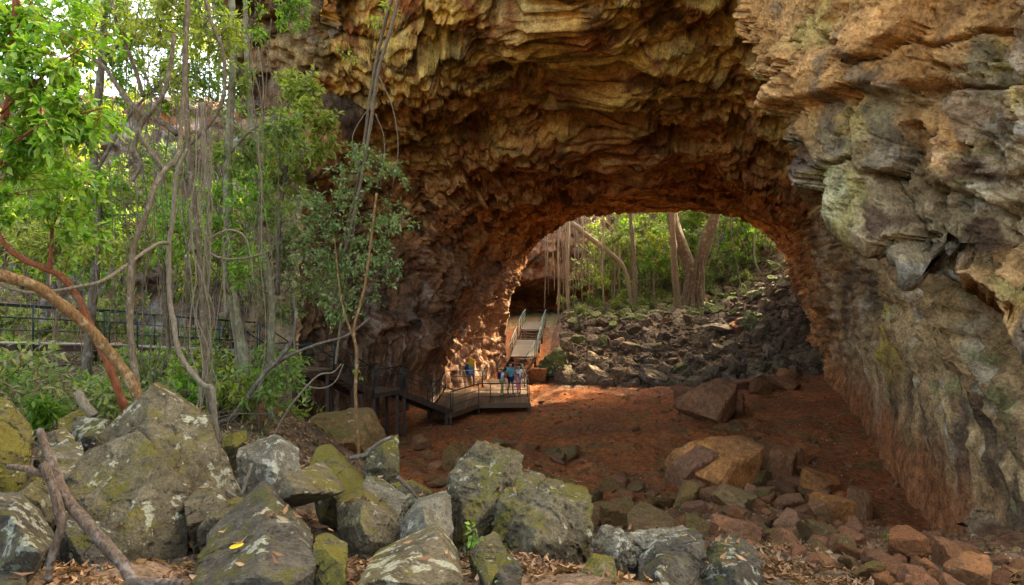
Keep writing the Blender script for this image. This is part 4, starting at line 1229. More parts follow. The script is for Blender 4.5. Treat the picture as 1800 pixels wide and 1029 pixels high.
# viewing platform: long boards running away from the camera
plat = empty('viewing_platform', (-1.4, 39, .5), 'low timber viewing platform with the four visitors on it', 'platform', BWG)
ploc = np.array(plat.location[:])
xs_ = np.arange(-3.85, .85, .145)
for i, x0_ in enumerate(xs_):
    ya = np.interp(x0_, [-3.9, -2.9, -1.7, .9], [35.7, 34.5, 37.4, 37.6]); yb_ = 43.0 if x0_ < -1.75 else 47.0
    cuts = [ya, 41.0 + .4 * (i % 2), yb_]
    for a_, b_ in zip(cuts[:-1], cuts[1:]):
        plank(plat, tuple(np.array([x0_ + .07, (a_ + b_) / 2, .90 + rng.uniform(-.004, .004)]) - ploc), math.pi / 2, b_ - a_ - .012, .128, .04)
edge = [(-3.9, 35.7), (-2.9, 34.5), (-1.7, 37.36), (.9, 37.56), (.66, 46.9)]
for a_, b_ in zip(edge[:-1], edge[1:]):
    MB().bar(np.array([*a_, .80]) - ploc, np.array([*b_, .80]) - ploc, .06, .26).build('edge_board', M['plank'], plat)
for xy in edge[:4] + [(.8, 42), (-3.8, 42.8), (-1.8, 42.9)]:
    g_ = hz(*xy)
    MB().bar(np.array([xy[0], xy[1] + .1, g_ - .3]) - ploc, np.array([xy[0], xy[1] + .1, .86]) - ploc, .12, .12, (0, 1, 0)).build('leg', M['timber_dark'], plat)
rail_line(plat, [(-2.9, 34.5, .92), (-1.7, 37.4, .92), (.88, 37.6, .92), (.64, 46.8, .92)], 1.0, 'steel_dark', 3.4, mids=2)
rail_line(plat, [(-3.9, 35.9, .92), (-3.85, 42.9, .92), (-1.75, 43.0, .92), (-1.65, 46.8, .92)], 1.0, 'steel_dark', 3.4, mids=2)

G2 = 'far stairs climbing towards the far opening'
stairs('stair_flight', 'lower flight of pale steps behind the visitors', (-.15, 47.1, .92), (.75, 48.7, 2.2), 1.75, 5, G2, 'plank_grey', 'steel_grey', nlegs=0)
deck('boardwalk', 'sloping pale boardwalk between the two far stair flights', (.75, 48.7, 2.18), (1.25, 54.0, 2.9), 1.75, G2, mat='plank_grey', rmat='steel_grey', nlegs=2, mids=2)
stairs('stair_flight', 'upper flight of pale steps near the dark hollow', (1.25, 54.0, 2.88), (1.5, 55.4, 3.6), 1.7, 4, G2, 'plank_grey', 'steel_grey', nlegs=0)
deck('boardwalk', 'topmost far boardwalk with green railings before the dark hollow', (1.5, 55.4, 3.58), (1.95, 60.5, 3.9), 1.7, G2, mat='plank_grey', rmat='steel_grey', nlegs=2, mids=3)

# information board against the left wall
def flat_mat(name, c, rough=.5):
    m, nt, b = new_mat(name)
    vec = coords(nt); n_ = nz(nt, vec, 9, 4, .6)
    nt.links.new(mix(nt, n_, tuple(x * .75 for x in c), tuple(min(1, x * 1.2) for x in c)), b.inputs['Base Color'])
    b.inputs['Roughness'].default_value = rough
    return m
M['blue'] = flat_mat('board_blue', (0.035, 0.12, 0.33)); M['blue2'] = flat_mat('board_photo_blue', (0.02, 0.05, 0.14)); M['yellow'] = flat_mat('board_yellow', (0.62, 0.38, 0.03)); M['lime'] = flat_mat('board_green', (0.30, 0.42, 0.06)); M['ink'] = flat_mat('board_text', (0.55, 0.62, 0.65))
bx_, by_, bz_ = W(819, 646, 45.5)
board = empty('information_board', (bx_, by_, hz(bx_, by_)), 'blue information board with a yellow header against the left wall', 'sign', rot=(0, 0, R(16)))
def panel(name, x0_, x1_, z0_, z1_, y_, t_, mat, par=None):
    b_ = MB(); b_.bar((x0_, y_, (z0_ + z1_) / 2), (x1_, y_, (z0_ + z1_) / 2), t_, z1_ - z0_)
    return b_.build(name, M[mat], par or board)
zb = bz_ - hz(bx_, by_)
PNL = panel('panel', -.55, .55, zb - .52, zb + .40, 0, .04, 'blue')
hd_ = MB()
v_ = []
for i in range(13):
    x_ = -.55 + 1.1 * i / 12
    zlo = zb + .40 - .17 + .06 * math.sin(i * .45 + .4); zt = zb + .40 + .10 * math.sin(i / 12 * 2.2)
    v_ += [(x_, -.024, zlo), (x_, -.024, zt), (x_, .018, zlo), (x_, .018, zt)]
f_ = []
for i in range(12):
    a_ = i * 4; b_ = a_ + 4
    f_ += [(a_, b_, b_ + 1, a_ + 1), (a_ + 2, a_ + 3, b_ + 3, b_ + 2), (a_ + 1, b_ + 1, b_ + 3, a_ + 3), (a_, a_ + 2, b_ + 2, b_)]
hd_.add(v_, f_); hd_.build('header', M['yellow'], PNL)
panel('photo_panel', -.50, .12, zb - .46, zb + .12, -.024, .01, 'blue2', PNL)
panel('photo_panel', .20, .50, zb - .02, zb + .16, -.024, .01, 'lime', PNL)
for k in range(5):
    panel('text_line', .19, .50 - .05 * (k % 2), zb - .12 - k * .07, zb - .105 - k * .07, -.0235, .008, 'ink', PNL)
for sx in (-.48, .48):
    MB().bar((sx, .05, -.2), (sx, .05, zb + .3), .06, .06, (0, 1, 0)).build('post', M['timber_dark'], board)

# ------------------------------------------------------------------ visitors
def cloth_mat(name, c):
    return simple_mat(name, tuple(x * .85 for x in c), tuple(min(1, x * 1.1) for x in c), 14, .85, 0, .2)
M['skin'] = simple_mat('skin', (0.42, 0.25, 0.17), (0.50, 0.31, 0.22), 12, .55, 0, .05)
for k_, c_ in dict(teal=(.10, .42, .46), navy=(.018, .03, .075), white=(.78, .76, .72), pink=(.72, .14, .22), khaki=(.36, .34, .12), straw=(.50, .36, .17), dark_hair=(.018, .012, .01), brown_hair=(.10, .055, .03), shoe=(.03, .03, .035), pale_shoe=(.45, .42, .38), grey_cloth=(.35, .37, .40)).items():
    M[k_] = cloth_mat('cloth_' + k_, c_)

def skin_obj(name, verts, edges, mat, parent, sub=1, root=0):
    me = bpy.data.meshes.new(name)
    bm = bmesh.new(); lay = bm.verts.layers.skin.verify()
    vs = []
    for i, (co, r_) in enumerate(verts):
        v = bm.verts.new(co); rr_ = (r_, r_) if np.isscalar(r_) else r_
        v[lay].radius = rr_; v[lay].use_root = (i == root); vs.append(v)
    for a_, b_ in edges: bm.edges.new((vs[a_], vs[b_]))
    bm.to_mesh(me); bm.free()
    o = put(name, me, mat, parent)
    sk = o.modifiers.new('skin', 'SKIN'); sk.use_smooth_shade = True
    if sub: 
        ss = o.modifiers.new('subdivision', 'SUBSURF'); ss.levels = sub; ss.render_levels = sub
    return o

def person(label, loc, face, h, top, bottom, hair, hat=None, pack=None, shoe='shoe', arms=((.30, .1), (.22, -.25)), step=.06, sleeves=.5, legs_to=.55, dress=False, female=False, long_hair=False):
    """figure of height h facing `face` (radians); arms = (elbow bend, swing) per side; unit body is 1 high"""
    o = empty('person', loc, label, 'person', 'visitors on the platform', (0, 0, face))
    H = h
    J = {}
    J['pel'] = (0, 0, .515); J['belly'] = (0, .004, .60); J['chest'] = (0, .002, .72); J['neck0'] = (0, -.004, .815); J['neck'] = (0, .0, .86); J['head0'] = (0, .008, .895); J['head1'] = (0, .006, .955)
    for s_, sg in (('l', -1), ('r', 1)):
        J['sh' + s_] = (sg * .098, -.004, .80)
        bend, sw = arms[0 if s_ == 'l' else 1]
        ex = sg * .135; ey = sw * .17; ez = .80 - math.sqrt(max(.17 ** 2 - ey ** 2, .01))
        J['el' + s_] = (ex, ey, ez)
        J['wr' + s_] = (ex - sg * .02, ey + .15 * math.sin(bend * 2.6), ez - .15 * math.cos(bend * 2.6))
        st = step * (1 if s_ == 'l' else -1)
        J['hip' + s_] = (sg * .052, 0, .50); J['kn' + s_] = (sg * .055, st * .5 + .012, .28); J['an' + s_] = (sg * .056, st, .045); J['toe' + s_] = (sg * .064, st + .085, .018); J['heel' + s_] = (sg * .056, st - .02, .02)
    sw_ = .9 if female else 1.0
    RD = dict(pel=(.078, .058), belly=(.068 * sw_, .052), chest=(.082 * sw_, .058), neck0=.04, neck=.028, head0=(.044, .052), head1=(.046, .056), shl=.036, shr=.036, ell=.025, elr=.025, wrl=.017, wrr=.017, hipl=.052, hipr=.052, knl=.034, knr=.034, anl=.022, anr=.022, toel=.018, toer=.018, heell=.02, heelr=.02)
    names = list(J)
    E = [('pel', 'belly'), ('belly', 'chest'), ('chest', 'neck0'), ('neck0', 'neck'), ('neck', 'head0'), ('head0', 'head1')]
    for s_ in 'lr': E += [('chest', 'sh' + s_), ('sh' + s_, 'el' + s_), ('el' + s_, 'wr' + s_), ('pel', 'hip' + s_), ('hip' + s_, 'kn' + s_), ('kn' + s_, 'an' + s_), ('an' + s_, 'toe' + s_)]
    names = [k for k in names if not k.startswith('heel')]
    V_ = [(tuple(c * H for c in J[k]), tuple(r_ * H for r_ in RD[k]) if not np.isscalar(RD[k]) else RD[k] * H) for k in names]
    Ed = [(names.index(a_), names.index(b_)) for a_, b_ in E]
    # hands: palm and five unequal bent fingers
    for s_, sg in (('l', -1), ('r', 1)):
        w_ = np.array(J['wr' + s_]); e_ = np.array(J['el' + s_]); d_ = (w_ - e_) / np.linalg.norm(w_ - e_)
        palm = w_ + d_ * .04
        V_.append((tuple(palm * H), (.010 * H, .019 * H))); pi_ = len(V_) - 1; Ed.append((names.index('wr' + s_), pi_))
        acr = np.array([0, 1.0, 0]) - d_ * d_[1]; acr /= np.linalg.norm(acr); inn = np.array([-sg, 0, 0])
        for f_i, (off_, ln) in enumerate(((-.018, .036), (-.006, .043), (.006, .041), (.018, .032))):
            a_ = palm + acr * off_ + d_ * .016; b_ = a_ + d_ * ln * .55 + inn * .006; c_ = b_ + d_ * ln * .35 + inn * .014
            for k_, q_ in enumerate((a_, b_, c_)):
                V_.append((tuple(q_ * H), (.0058 - .0008 * k_) * H)); Ed.append((pi_ if k_ == 0 else len(V_) - 2, len(V_) - 1))
        a_ = w_ + d_ * .018 + acr * .02; b_ = a_ + d_ * .022 + acr * .012
        for k_, q_ in enumerate((a_, b_)):
            V_.append((tuple(q_ * H), .006 * H)); Ed.append((names.index('wr' + s_) if k_ == 0 else len(V_) - 2, len(V_) - 1))
    body = skin_obj('body', V_, Ed, M['skin'], o, 1)
    # face: nose, eyes, mouth, ears
    def ell(name, c, r_, mat, par=o, sub=3, cut=None):
        d_, f_ = ICO[sub]
        v_ = d_ * np.array(r_) * H + np.array(c) * H
        if cut is not None:
            keep = cut(d_); f_ = f_[keep[f_].all(1)]
        return put(name, mesh_np(name, v_, f_, True), M[mat], par)
    ell('nose', (0, .066, .918), (.008, .012, .012), 'skin', body)
    for sg in (-1, 1):
        ell('eye', (sg * .018, .058, .930), (.006, .004, .004), 'white', body); ell('ear', (sg * .05, .004, .922), (.006, .012, .018), 'skin', body)
    ell('mouth', (0, .060, .897), (.014, .004, .003), 'pink', body)
    # clothes: looser shells over the same joints
    def shell(name, keys, E_, mat, grow, extra=None):
        vv = [(tuple(np.array((extra or {}).get(k, J[k])) * H), tuple((r_ + grow) * H for r_ in (RD[k] if not np.isscalar(RD[k]) else (RD[k], RD[k])))) for k in keys]
        return skin_obj(name, vv, [(keys.index(a_), keys.index(b_)) for a_, b_ in E_], M[mat], o, 1)
    X_ = {}
    for s_ in 'lr':
        X_['el' + s_] = tuple(lerp(np.array(J['sh' + s_]), np.array(J['el' + s_]), sleeves * 1.2))
        X_['kn' + s_] = tuple(lerp(np.array(J['hip' + s_]), np.array(J['kn' + s_]), 1.0)) if legs_to > .6 else tuple(lerp(np.array(J['hip' + s_]), np.array(J['kn' + s_]), .75))
    shell('dress' if dress else 'shirt', ['pel', 'belly', 'chest', 'neck0', 'shl', 'shr', 'ell', 'elr'], [('pel', 'belly'), ('belly', 'chest'), ('chest', 'neck0'), ('chest', 'shl'), ('chest', 'shr'), ('shl', 'ell'), ('shr', 'elr')], top, .012, X_)
    if dress:
        n_ = 16; ring = []
        for k_, (z_, r_) in enumerate(((.56, .075), (.48, .10), (.38, .125))):
            for i in range(n_):
                a_ = 2 * math.pi * i / n_; q_ = r_ * (1 + .06 * k_ * math.cos(a_ * 5))
                ring.append((q_ * math.cos(a_) * H, q_ * .8 * math.sin(a_) * H, z_ * H))
        ff = [(k_ * n_ + i, k_ * n_ + (i + 1) % n_, (k_ + 1) * n_ + (i + 1) % n_, (k_ + 1) * n_ + i) for k_ in range(2) for i in range(n_)]
        sk = MB(); sk.add(ring, ff); sk.build('skirt', M[top], o, True)
    if bottom:
        ks = ['pel', 'hipl', 'hipr', 'knl', 'knr']; es = [('pel', 'hipl'), ('pel', 'hipr'), ('hipl', 'knl'), ('hipr', 'knr')]
        if legs_to > .6:
            ks += ['anl', 'anr']; es += [('knl', 'anl'), ('knr', 'anr')]
        shell('trousers' if legs_to > .6 else 'shorts', ks, es, bottom, .011, X_)
    for s_ in 'lr':
        skin_obj('shoe', [(tuple(np.array(J['heel' + s_]) * H), (.026 * H, .024 * H)), (tuple(np.array(J['toe' + s_]) * H), (.026 * H, .02 * H))], [(0, 1)], M[shoe], o, 1)
    ell('hair', (0, -.006, .945), (.056, .064, .062), hair, cut=lambda d_: (d_[:, 2] > .05) | (d_[:, 1] < -.15))
    if long_hair: ell('hair', (0, -.045, .885), (.04, .022, .075), hair)
    if hat:
        hv = []; n_ = 20
        for r_, z_ in ((.110, .952), (.062, .962), (.056, .99), (.035, 1.006), (.0, 1.008)):
            for i in range(n_):
                a_ = 2 * math.pi * i / n_; hv.append((r_ * math.cos(a_) * H, r_ * 1.1 * math.sin(a_) * H, (z_ + .004 * math.sin(a_ * 3)) * H))
        ff = [(k_ * n_ + i, k_ * n_ + (i + 1) % n_, (k_ + 1) * n_ + (i + 1) % n_, (k_ + 1) * n_ + i) for k_ in range(4) for i in range(n_)]
        ht = MB(); ht.add(hv, ff); ht.build('hat', M[hat], o, True)
    if pack:
        d_, f_ = ICO[4]
        q_ = np.sign(d_) * np.abs(d_) ** .55
        bp = empty('backpack', (loc[0], loc[1], loc[2]), 'dark navy backpack on the back of the visitor in white', 'backpack', rot=(0, 0, face))
        put('bag', mesh_np('bag', q_ * np.array((.075, .045, .12)) * H + np.array((0, -.112, .70)) * H, f_, True), M[pack], bp)
        for sg in (-1, 1):
            sp_ = catmull(np.array([(sg * .05, -.075, .79), (sg * .06, -.03, .835), (sg * .062, .045, .81), (sg * .066, .072, .73), (sg * .07, .03, .64), (sg * .06, -.07, .62)]) * H, 5)
            MB().tube(sp_, .011 * H, 6).build('strap', M[pack], bp, True)
    return o
ZD = .925
person('man in a teal shirt and dark shorts standing in the group', (-.08, 40.6, ZD), R(-150), 1.74, 'teal', 'navy', 'brown_hair', arms=((.15, -.1), (.75, -.35)), step=.05)
person('visitor in a white top with a sun hat, a backpack and olive trousers', (-.55, 39.9, ZD), R(-60), 1.56, 'white', 'khaki', 'brown_hair', hat='straw', pack='navy', legs_to=1, female=True, arms=((.5, .2), (.25, -.1)), step=.07, shoe='shoe')
person('dark-haired visitor in a white top behind the child in pink', (.40, 41.1, ZD), R(150), 1.58, 'white', 'grey_cloth', 'dark_hair', female=True, long_hair=True, arms=((.4, .3), (.2, .0)), step=.03)
person('child in a pink dress standing nearest the railing corner', (.32, 40.0, ZD), R(120), 1.16, 'pink', None, 'dark_hair', dress=True, female=True, long_hair=True, shoe='pale_shoe', arms=((.5, .2), (.4, .1)), step=.03)
# ------------------------------------------------------------------ vegetation
vr = np.random.RandomState(77)

def leaves_np(C, dirs, L, Wd, seed=0, four=True):
    """one folded, drooping leaf blade per centre; returns verts, faces (tris) and one random tint per leaf"""
    r = np.random.RandomState(seed); n = len(C)
    d = dirs + r.normal(scale=.55, size=(n, 3)); d[:, 2] -= .25; d /= np.linalg.norm(d, axis=1)[:, None]
    up = r.normal(scale=.45, size=(n, 3)) + np.array([0, -.25, 1.0])
    s = np.cross(d, up); s /= np.linalg.norm(s, axis=1)[:, None] + 1e-9
    u = np.cross(s, d)
    ln = (L * r.uniform(.65, 1.25, n))[:, None]; wd = (Wd * r.uniform(.7, 1.2, n))[:, None]
    if four:
        V = np.stack([C, C + d * ln * .45 + s * wd * .5 + u * wd * .12, C + d * ln * .5 - u * wd * .05, C + d * ln * .45 - s * wd * .5 + u * wd * .12, C + d * ln - u * ln * .12], 1)
        f = np.array([[0, 1, 2], [1, 4, 2], [0, 2, 3], [2, 4, 3]])
    else:
        V = np.stack([C, C + d * ln * .5 + s * wd * .5 + u * wd * .1, C + d * ln, C + d * ln * .5 - s * wd * .5 + u * wd * .1], 1)
        f = np.array([[0, 1, 2], [0, 2, 3]])
    k = V.shape[1]
    F_ = (f[None] + (np.arange(n) * k)[:, None, None]).reshape(-1, 3)
    t = np.repeat(r.rand(n), k)
    return V.reshape(-1, 3), F_, np.stack([t, t, t], -1)

def foliage(clumps, anchors, leaf, per, seed, twr=.006, four=True, sag=.1):
    """twigs grow from the nearest anchor into each clump; leaves sit along the twigs.
    clumps: (centre, (rx, ry, rz), twigs)"""
    r = np.random.RandomState(seed)
    A = np.asarray(anchors, float)
    c = np.repeat(np.array([k[0] for k in clumps], float), [k[2] for k in clumps], 0)
    rad = np.repeat(np.array([k[1] for k in clumps], float), [k[2] for k in clumps], 0)
    n = len(c)
    d = r.normal(size=(n, 3)); d /= np.linalg.norm(d, axis=1)[:, None]
    e = c + d * rad * r.uniform(.35, 1.0, n)[:, None]
    dist = ((A[None] - e[:, None]) ** 2).sum(2) + r.uniform(0, 1.5, (n, len(A)))
    st = A[dist.argmin(1)]; st = st + (e - st) * r.uniform(0, .35, n)[:, None]
    ln = np.linalg.norm(e - st, axis=1)
    st = np.where((ln > 2.6)[:, None], e + (st - e) / ln[:, None] * r.uniform(1.2, 2.6, n)[:, None], st)
    ln = np.linalg.norm(e - st, axis=1)[:, None]
    e[:, 2] -= sag * r.rand(n)
    m = (st + e) / 2 + r.normal(scale=.16, size=(n, 3)) * ln + np.array([0, 0, .1])
    bz = lambda t: (1 - t) ** 2 * st[:, None] + 2 * t * (1 - t) * m[:, None] + t ** 2 * e[:, None]
    T6 = np.linspace(0, 1, 4)[None, :, None]
    P = bz(T6)                                                        # (n, 4, 3) twig axes
    ax = (e - st) / (ln + 1e-9)
    u = np.cross(ax, r.normal(size=(n, 3))); u /= np.linalg.norm(u, axis=1)[:, None] + 1e-9; w = np.cross(ax, u)
    ra = twr * np.linspace(1.6, .6, 4)[None, :, None, None]
    ring = np.stack([u, -.5 * u + .87 * w, -.5 * u - .87 * w], 1)[:, None]   # three-sided twigs
    tv = (P[:, :, None] + ring * ra).reshape(-1, 3)
    i = np.arange(3)[:, None]; j = np.arange(3)[None]; j2 = (j + 1) % 3
    tf_ = np.stack([i * 3 + j, i * 3 + j2, (i + 1) * 3 + j2, (i + 1) * 3 + j], -1).reshape(-1, 4)
    tf_ = (tf_[None] + (np.arange(n) * 12)[:, None, None]).reshape(-1, 4)
    k = r.randint(max(1, int(per * .6)), int(per * 1.4) + 1, n); own = np.repeat(np.arange(n), k); kk = len(own)
    t = (r.uniform(.2, 1.0, kk) ** .7)[:, None]
    q = (1 - t) ** 2 * st[own] + 2 * t * (1 - t) * m[own] + t ** 2 * e[own]
    sd_ = r.normal(size=(kk, 3)); sd_ -= ax[own] * (sd_ * ax[own]).sum(1)[:, None]; sd_ /= np.linalg.norm(sd_, axis=1)[:, None]
    return leaves_np(q + sd_ * .02, ax[own] * .5 + sd_ * .9, leaf[0], leaf[1], seed, four), [(tv, tf_)]

def plant(name, label, cat, group, stems, clumps, leaf=(.12, .05), lmat='leaf_mid', bark='bark_grey', per=16, seed=1, base=None, four=True, n=8, lump=.24, trunk_name='trunk', twr=.006, branch_from=1):
    """stems: list of (points, radii) in world metres; the first is the trunk, the rest branches"""
    P0 = np.array(stems[0][0][0], float) if base is None else np.array(base, float)
    o = empty(name, tuple(P0), label, cat, group)
    anchors = []
    for i, (pts, rad) in enumerate(stems):
        if i == 0 and cat in ('tree', 'vine') and name != 'hanging_vine' and base is None:
            a = np.array(pts[0], float); g = hz(a[0], a[1])
            if g - .1 < a[2] < g + 2.2: pts = [(a[0] + .08, a[1] + .05, g - .25)] + list(pts)      # rooted in the ground
        Q = catmull(np.array(pts, float), 7)
        v, f = tube_np(Q - P0, rad, n if i == 0 else max(6, n - 2), lump, seed + i)
        put(trunk_name if i < branch_from else 'branch', mesh_np('stem', v, f, True), M[bark], o)
        anchors.append(Q)
    if clumps:
        (v, f, t), tw = foliage(clumps, np.vstack(anchors), leaf, per, seed, twr, four)
        put('crown', mesh_np('crown', v - P0, f, False, t), M[lmat], o)['kind'] = 'stuff'
        tv, tf_ = join_tubes(tw)
        put('twigs', mesh_np('twigs', tv - P0, tf_, True), M[bark], o)['kind'] = 'stuff'
    return o

def pxs(pts, Y):
    """photograph pixels -> points; Y is one depth or one per point"""
    ys = np.full(len(pts), Y, float) if np.isscalar(Y) else np.interp(np.linspace(0, 1, len(pts)), np.linspace(0, 1, len(Y)), Y)
    return [W(a, b, y_) for (a, b), y_ in zip(pts, ys)]
def cl(px, py, Y, rx, ry, n, rd=None):
    s = Y / F
    return (W(px, py, Y), (rx * s, (rd if rd else (rx + ry) * .5 * s), ry * s), n)
def rp(px, Y): return px * Y / F

NEAR = 'trees and vines of the thicket on the left'
# leaning tan tree, red-barked tree and the slender stems beside the largest boulder
plant('leaning_tree', 'thick tan-barked trunk leaning left from beside the largest boulder', 'tree', NEAR,
      [(pxs([(248, 720), (240, 690), (215, 650), (160, 582), (110, 538), (60, 502), (0, 485), (-80, 478)], [9.0, 9.0, 8.6, 8.2]), [rp(9, 9), rp(9.5, 9), rp(9.5, 8.5), rp(11, 8.2)]),
       (pxs([(-80, 478), (-140, 430), (-180, 340)], 8.2), [.07, .04])], [cl(-150, 330, 8.2, 90, 80, 14)], (.13, .06), 'leaf_bright', 'bark_tan', 18, 3, n=12)
plant('leaning_tree', 'red-brown flaky-barked trunk rising behind the leaning tan trunk', 'tree', NEAR,
      [(pxs([(222, 730), (212, 700), (190, 640), (160, 580), (140, 530), (112, 490), (84, 474), (40, 455), (5, 425), (-30, 350)], [9.8, 9.6, 9.4, 9.2]), [rp(8, 9.6), rp(6.5, 9.5), rp(6, 9.4), rp(4, 9.2)]),
       (pxs([(88, 474), (90, 440), (98, 380), (150, 300), (105, 260)], 9.4), [.03, .012])],
      [cl(60, 330, 9.0, 120, 70, 34), cl(150, 400, 9.2, 60, 60, 12)], (.13, .065), 'leaf_bright', 'bark_red', 20, 4, n=10)
plant('sapling', 'bright broad-leaved sapling filling the upper left corner', 'tree', NEAR,
      [(pxs([(-90, 640), (-60, 480), (-20, 300), (20, 150), (30, -40)], 7.2), [.05, .03]),
       (pxs([(-30, 330), (40, 240), (115, 210), (180, 190)], 7.0), [.018, .008]), (pxs([(0, 200), (80, 130), (150, 80)], 7.0), [.016, .006])],
      [cl(60, 130, 7.0, 80, 75, 46), cl(110, 215, 6.9, 70, 60, 34), cl(30, 260, 7.2, 75, 65, 38), cl(20, 60, 7.4, 80, 60, 30), cl(160, 60, 8.0, 70, 60, 18), cl(185, 210, 7.6, 40, 45, 10), cl(120, 300, 8.0, 80, 45, 16)],
      (.115, .062), 'leaf_bright', 'bark_red', 20, 5, twr=.004)
plant('vine', 'long pale sinuous stem climbing from the largest boulder to the canopy', 'vine', NEAR,
      [(pxs([(250, 730), (243, 690), (230, 600), (228, 512), (234, 436), (259, 371), (270, 332), (289, 300), (313, 273), (318, 220), (326, 120), (332, -60)], [9.2, 9.6, 10.5]), [rp(6.5, 9.2), rp(5, 9.5), rp(4.5, 10), rp(3.5, 10.5)]),
       (pxs([(289, 300), (262, 262), (245, 225), (285, 170), (300, 110), (306, 60)], 10.2), [rp(5, 10), rp(3.5, 10)]),
       (pxs([(246, 222), (236, 260), (248, 290), (232, 320)], 10.2), [.03, .02])], None, bark='vine', seed=6, n=10)
plant('vine', 'crooked grey stem forking low with one long limb reaching left', 'vine', NEAR,
      [(pxs([(375, 700), (372, 682), (352, 672), (316, 622), (305, 565), (298, 517), (297, 430), (303, 392), (308, 322), (316, 289), (330, 262)], [10.6, 11.0, 11.0]), [rp(4, 11), rp(4.5, 11), rp(4, 11), rp(3, 11)]),
       (pxs([(297, 428), (280, 428), (262, 438), (218, 470), (180, 494), (150, 502), (60, 515), (0, 500), (-40, 480)], [11, 9.6, 9.0]), [rp(3.2, 11), rp(3, 9)])], None, bark='vine_pale', seed=7, n=10)
plant('tree', 'tall dark twin-stemmed trunk in the middle of the thicket', 'tree', NEAR,
      [(pxs([(388, 775), (372, 720), (360, 630), (354, 512), (349, 430), (340, 349), (332, 267), (326, 150), (328, -60)], 11.6), [rp(5, 11.6), rp(4.5, 11.6), rp(5, 11.6)]),
       (pxs([(327, 258), (349, 240), (378, 205), (394, 160), (392, 90), (372, 40), (352, -40)], 11.6), [rp(3.5, 11.6), rp(3, 11.6)]),
       (pxs([(312, 236), (280, 212), (245, 195), (215, 165), (185, 120), (150, 95)], 11.8), [rp(5.5, 11.6), rp(5, 11.8), rp(3, 11.8)]),
       (pxs([(252, 170), (240, 130), (225, 90), (205, 40), (190, -30)], 12.2), [rp(4, 12), rp(3, 12)])],
      [cl(250, 40, 12.0, 110, 55, 40), cl(390, 60, 12.0, 60, 60, 26), cl(330, 150, 12.4, 60, 60, 16), cl(290, 30, 11.5, 80, 50, 22)], (.13, .05), 'leaf_yellow', 'vine', 20, 8, n=10)
plant('tree', 'straight greenish lichen trunk leaning slightly beside the boardwalk', 'tree', NEAR,
      [(pxs([(450, 800), (446, 770), (438, 700), (428, 630), (414, 560), (405, 490), (400, 390), (402, 250), (410, 100), (404, -60)], 14.0), [rp(12, 14), rp(10, 14), rp(8, 14), rp(5, 14)]),
       (pxs([(402, 270), (440, 230), (490, 200)], 14), [.04, .02])],
      [cl(430, 270, 14, 60, 50, 24), cl(500, 240, 14, 70, 60, 36), cl(410, 120, 14, 50, 60, 18)], (.15, .06), 'leaf_mid', 'bark_green', 18, 9, n=12)
plant('tree', 'thin upright greenish stem just right of the leaning greenish trunk', 'tree', NEAR,
      [(pxs([(479, 790), (477, 740), (474, 650), (478, 560), (471, 480), (456, 400), (448, 280), (436, 150), (430, -40)], 14.5), [rp(7, 14.5), rp(6, 14.5), rp(4, 14.5)])],
      [cl(470, 370, 14.5, 50, 60, 26), cl(450, 300, 14.8, 40, 40, 14)], (.14, .055), 'leaf_mid', 'bark_green', 18, 10)
plant('vine', 'dark looping limb arching low in front of the upper landing', 'vine', NEAR,
      [(pxs([(385, 745), (405, 735), (430, 705), (462, 660), (490, 632), (512, 600), (520, 560), (515, 520)], 13.0), [rp(4, 13), rp(4, 13), rp(2.5, 13)]),
       (pxs([(478, 645), (510, 625), (560, 605), (610, 590), (650, 560)], 13.2), [rp(3.2, 13), rp(2, 13)]), (pxs([(430, 705), (450, 690), (470, 640)], 13), [.03, .02])], None, bark='bark_grey', seed=11)
plant('vine', 'pale rope-like vine hanging from the roof lip past the cave mouth', 'vine', NEAR,
      [(pxs([(712, -60), (690, 40), (664, 130), (650, 230), (632, 330), (612, 420), (592, 500), (580, 560)], [13.5, 15, 16]), [rp(3, 14), rp(3, 15), rp(3, 16), rp(2, 16)]),
       (pxs([(700, -40), (672, 60), (652, 160), (640, 250), (622, 350), (596, 450)], [13.6, 15.2, 16.2]), [rp(3, 15), rp(2, 15)]),
       (pxs([(664, 130), (690, 190), (700, 260), (690, 330)], 15), [.012, .006]), (pxs([(655, 180), (620, 240), (630, 300)], 15), [.012, .006]), (pxs([(660, 200), (676, 250), (668, 330)], 15), [.01, .005])],
      [cl(660, 30, 14, 45, 25, 6), cl(608, 90, 15, 25, 18, 4)], (.12, .05), 'leaf_yellow', 'vine_pale', 12, 12, twr=.004)
plant('sapling', 'slender yellowish stem rising from the boulders before the landings', 'tree', NEAR,
      [(pxs([(632, 850), (630, 780), (625, 700), (627, 620), (622, 580), (640, 510), (650, 440), (662, 340)], 11.5), [rp(3.5, 11.5), rp(3, 11.5), rp(2, 11.5)]),
       (pxs([(624, 600), (605, 550), (596, 500), (588, 420)], 11.5), [rp(2, 11.5), rp(1, 11.5)])], [cl(632, 660, 11.5, 12, 10, 2)], (.08, .035), 'leaf_bright', 'bark_tan', 8, 13)
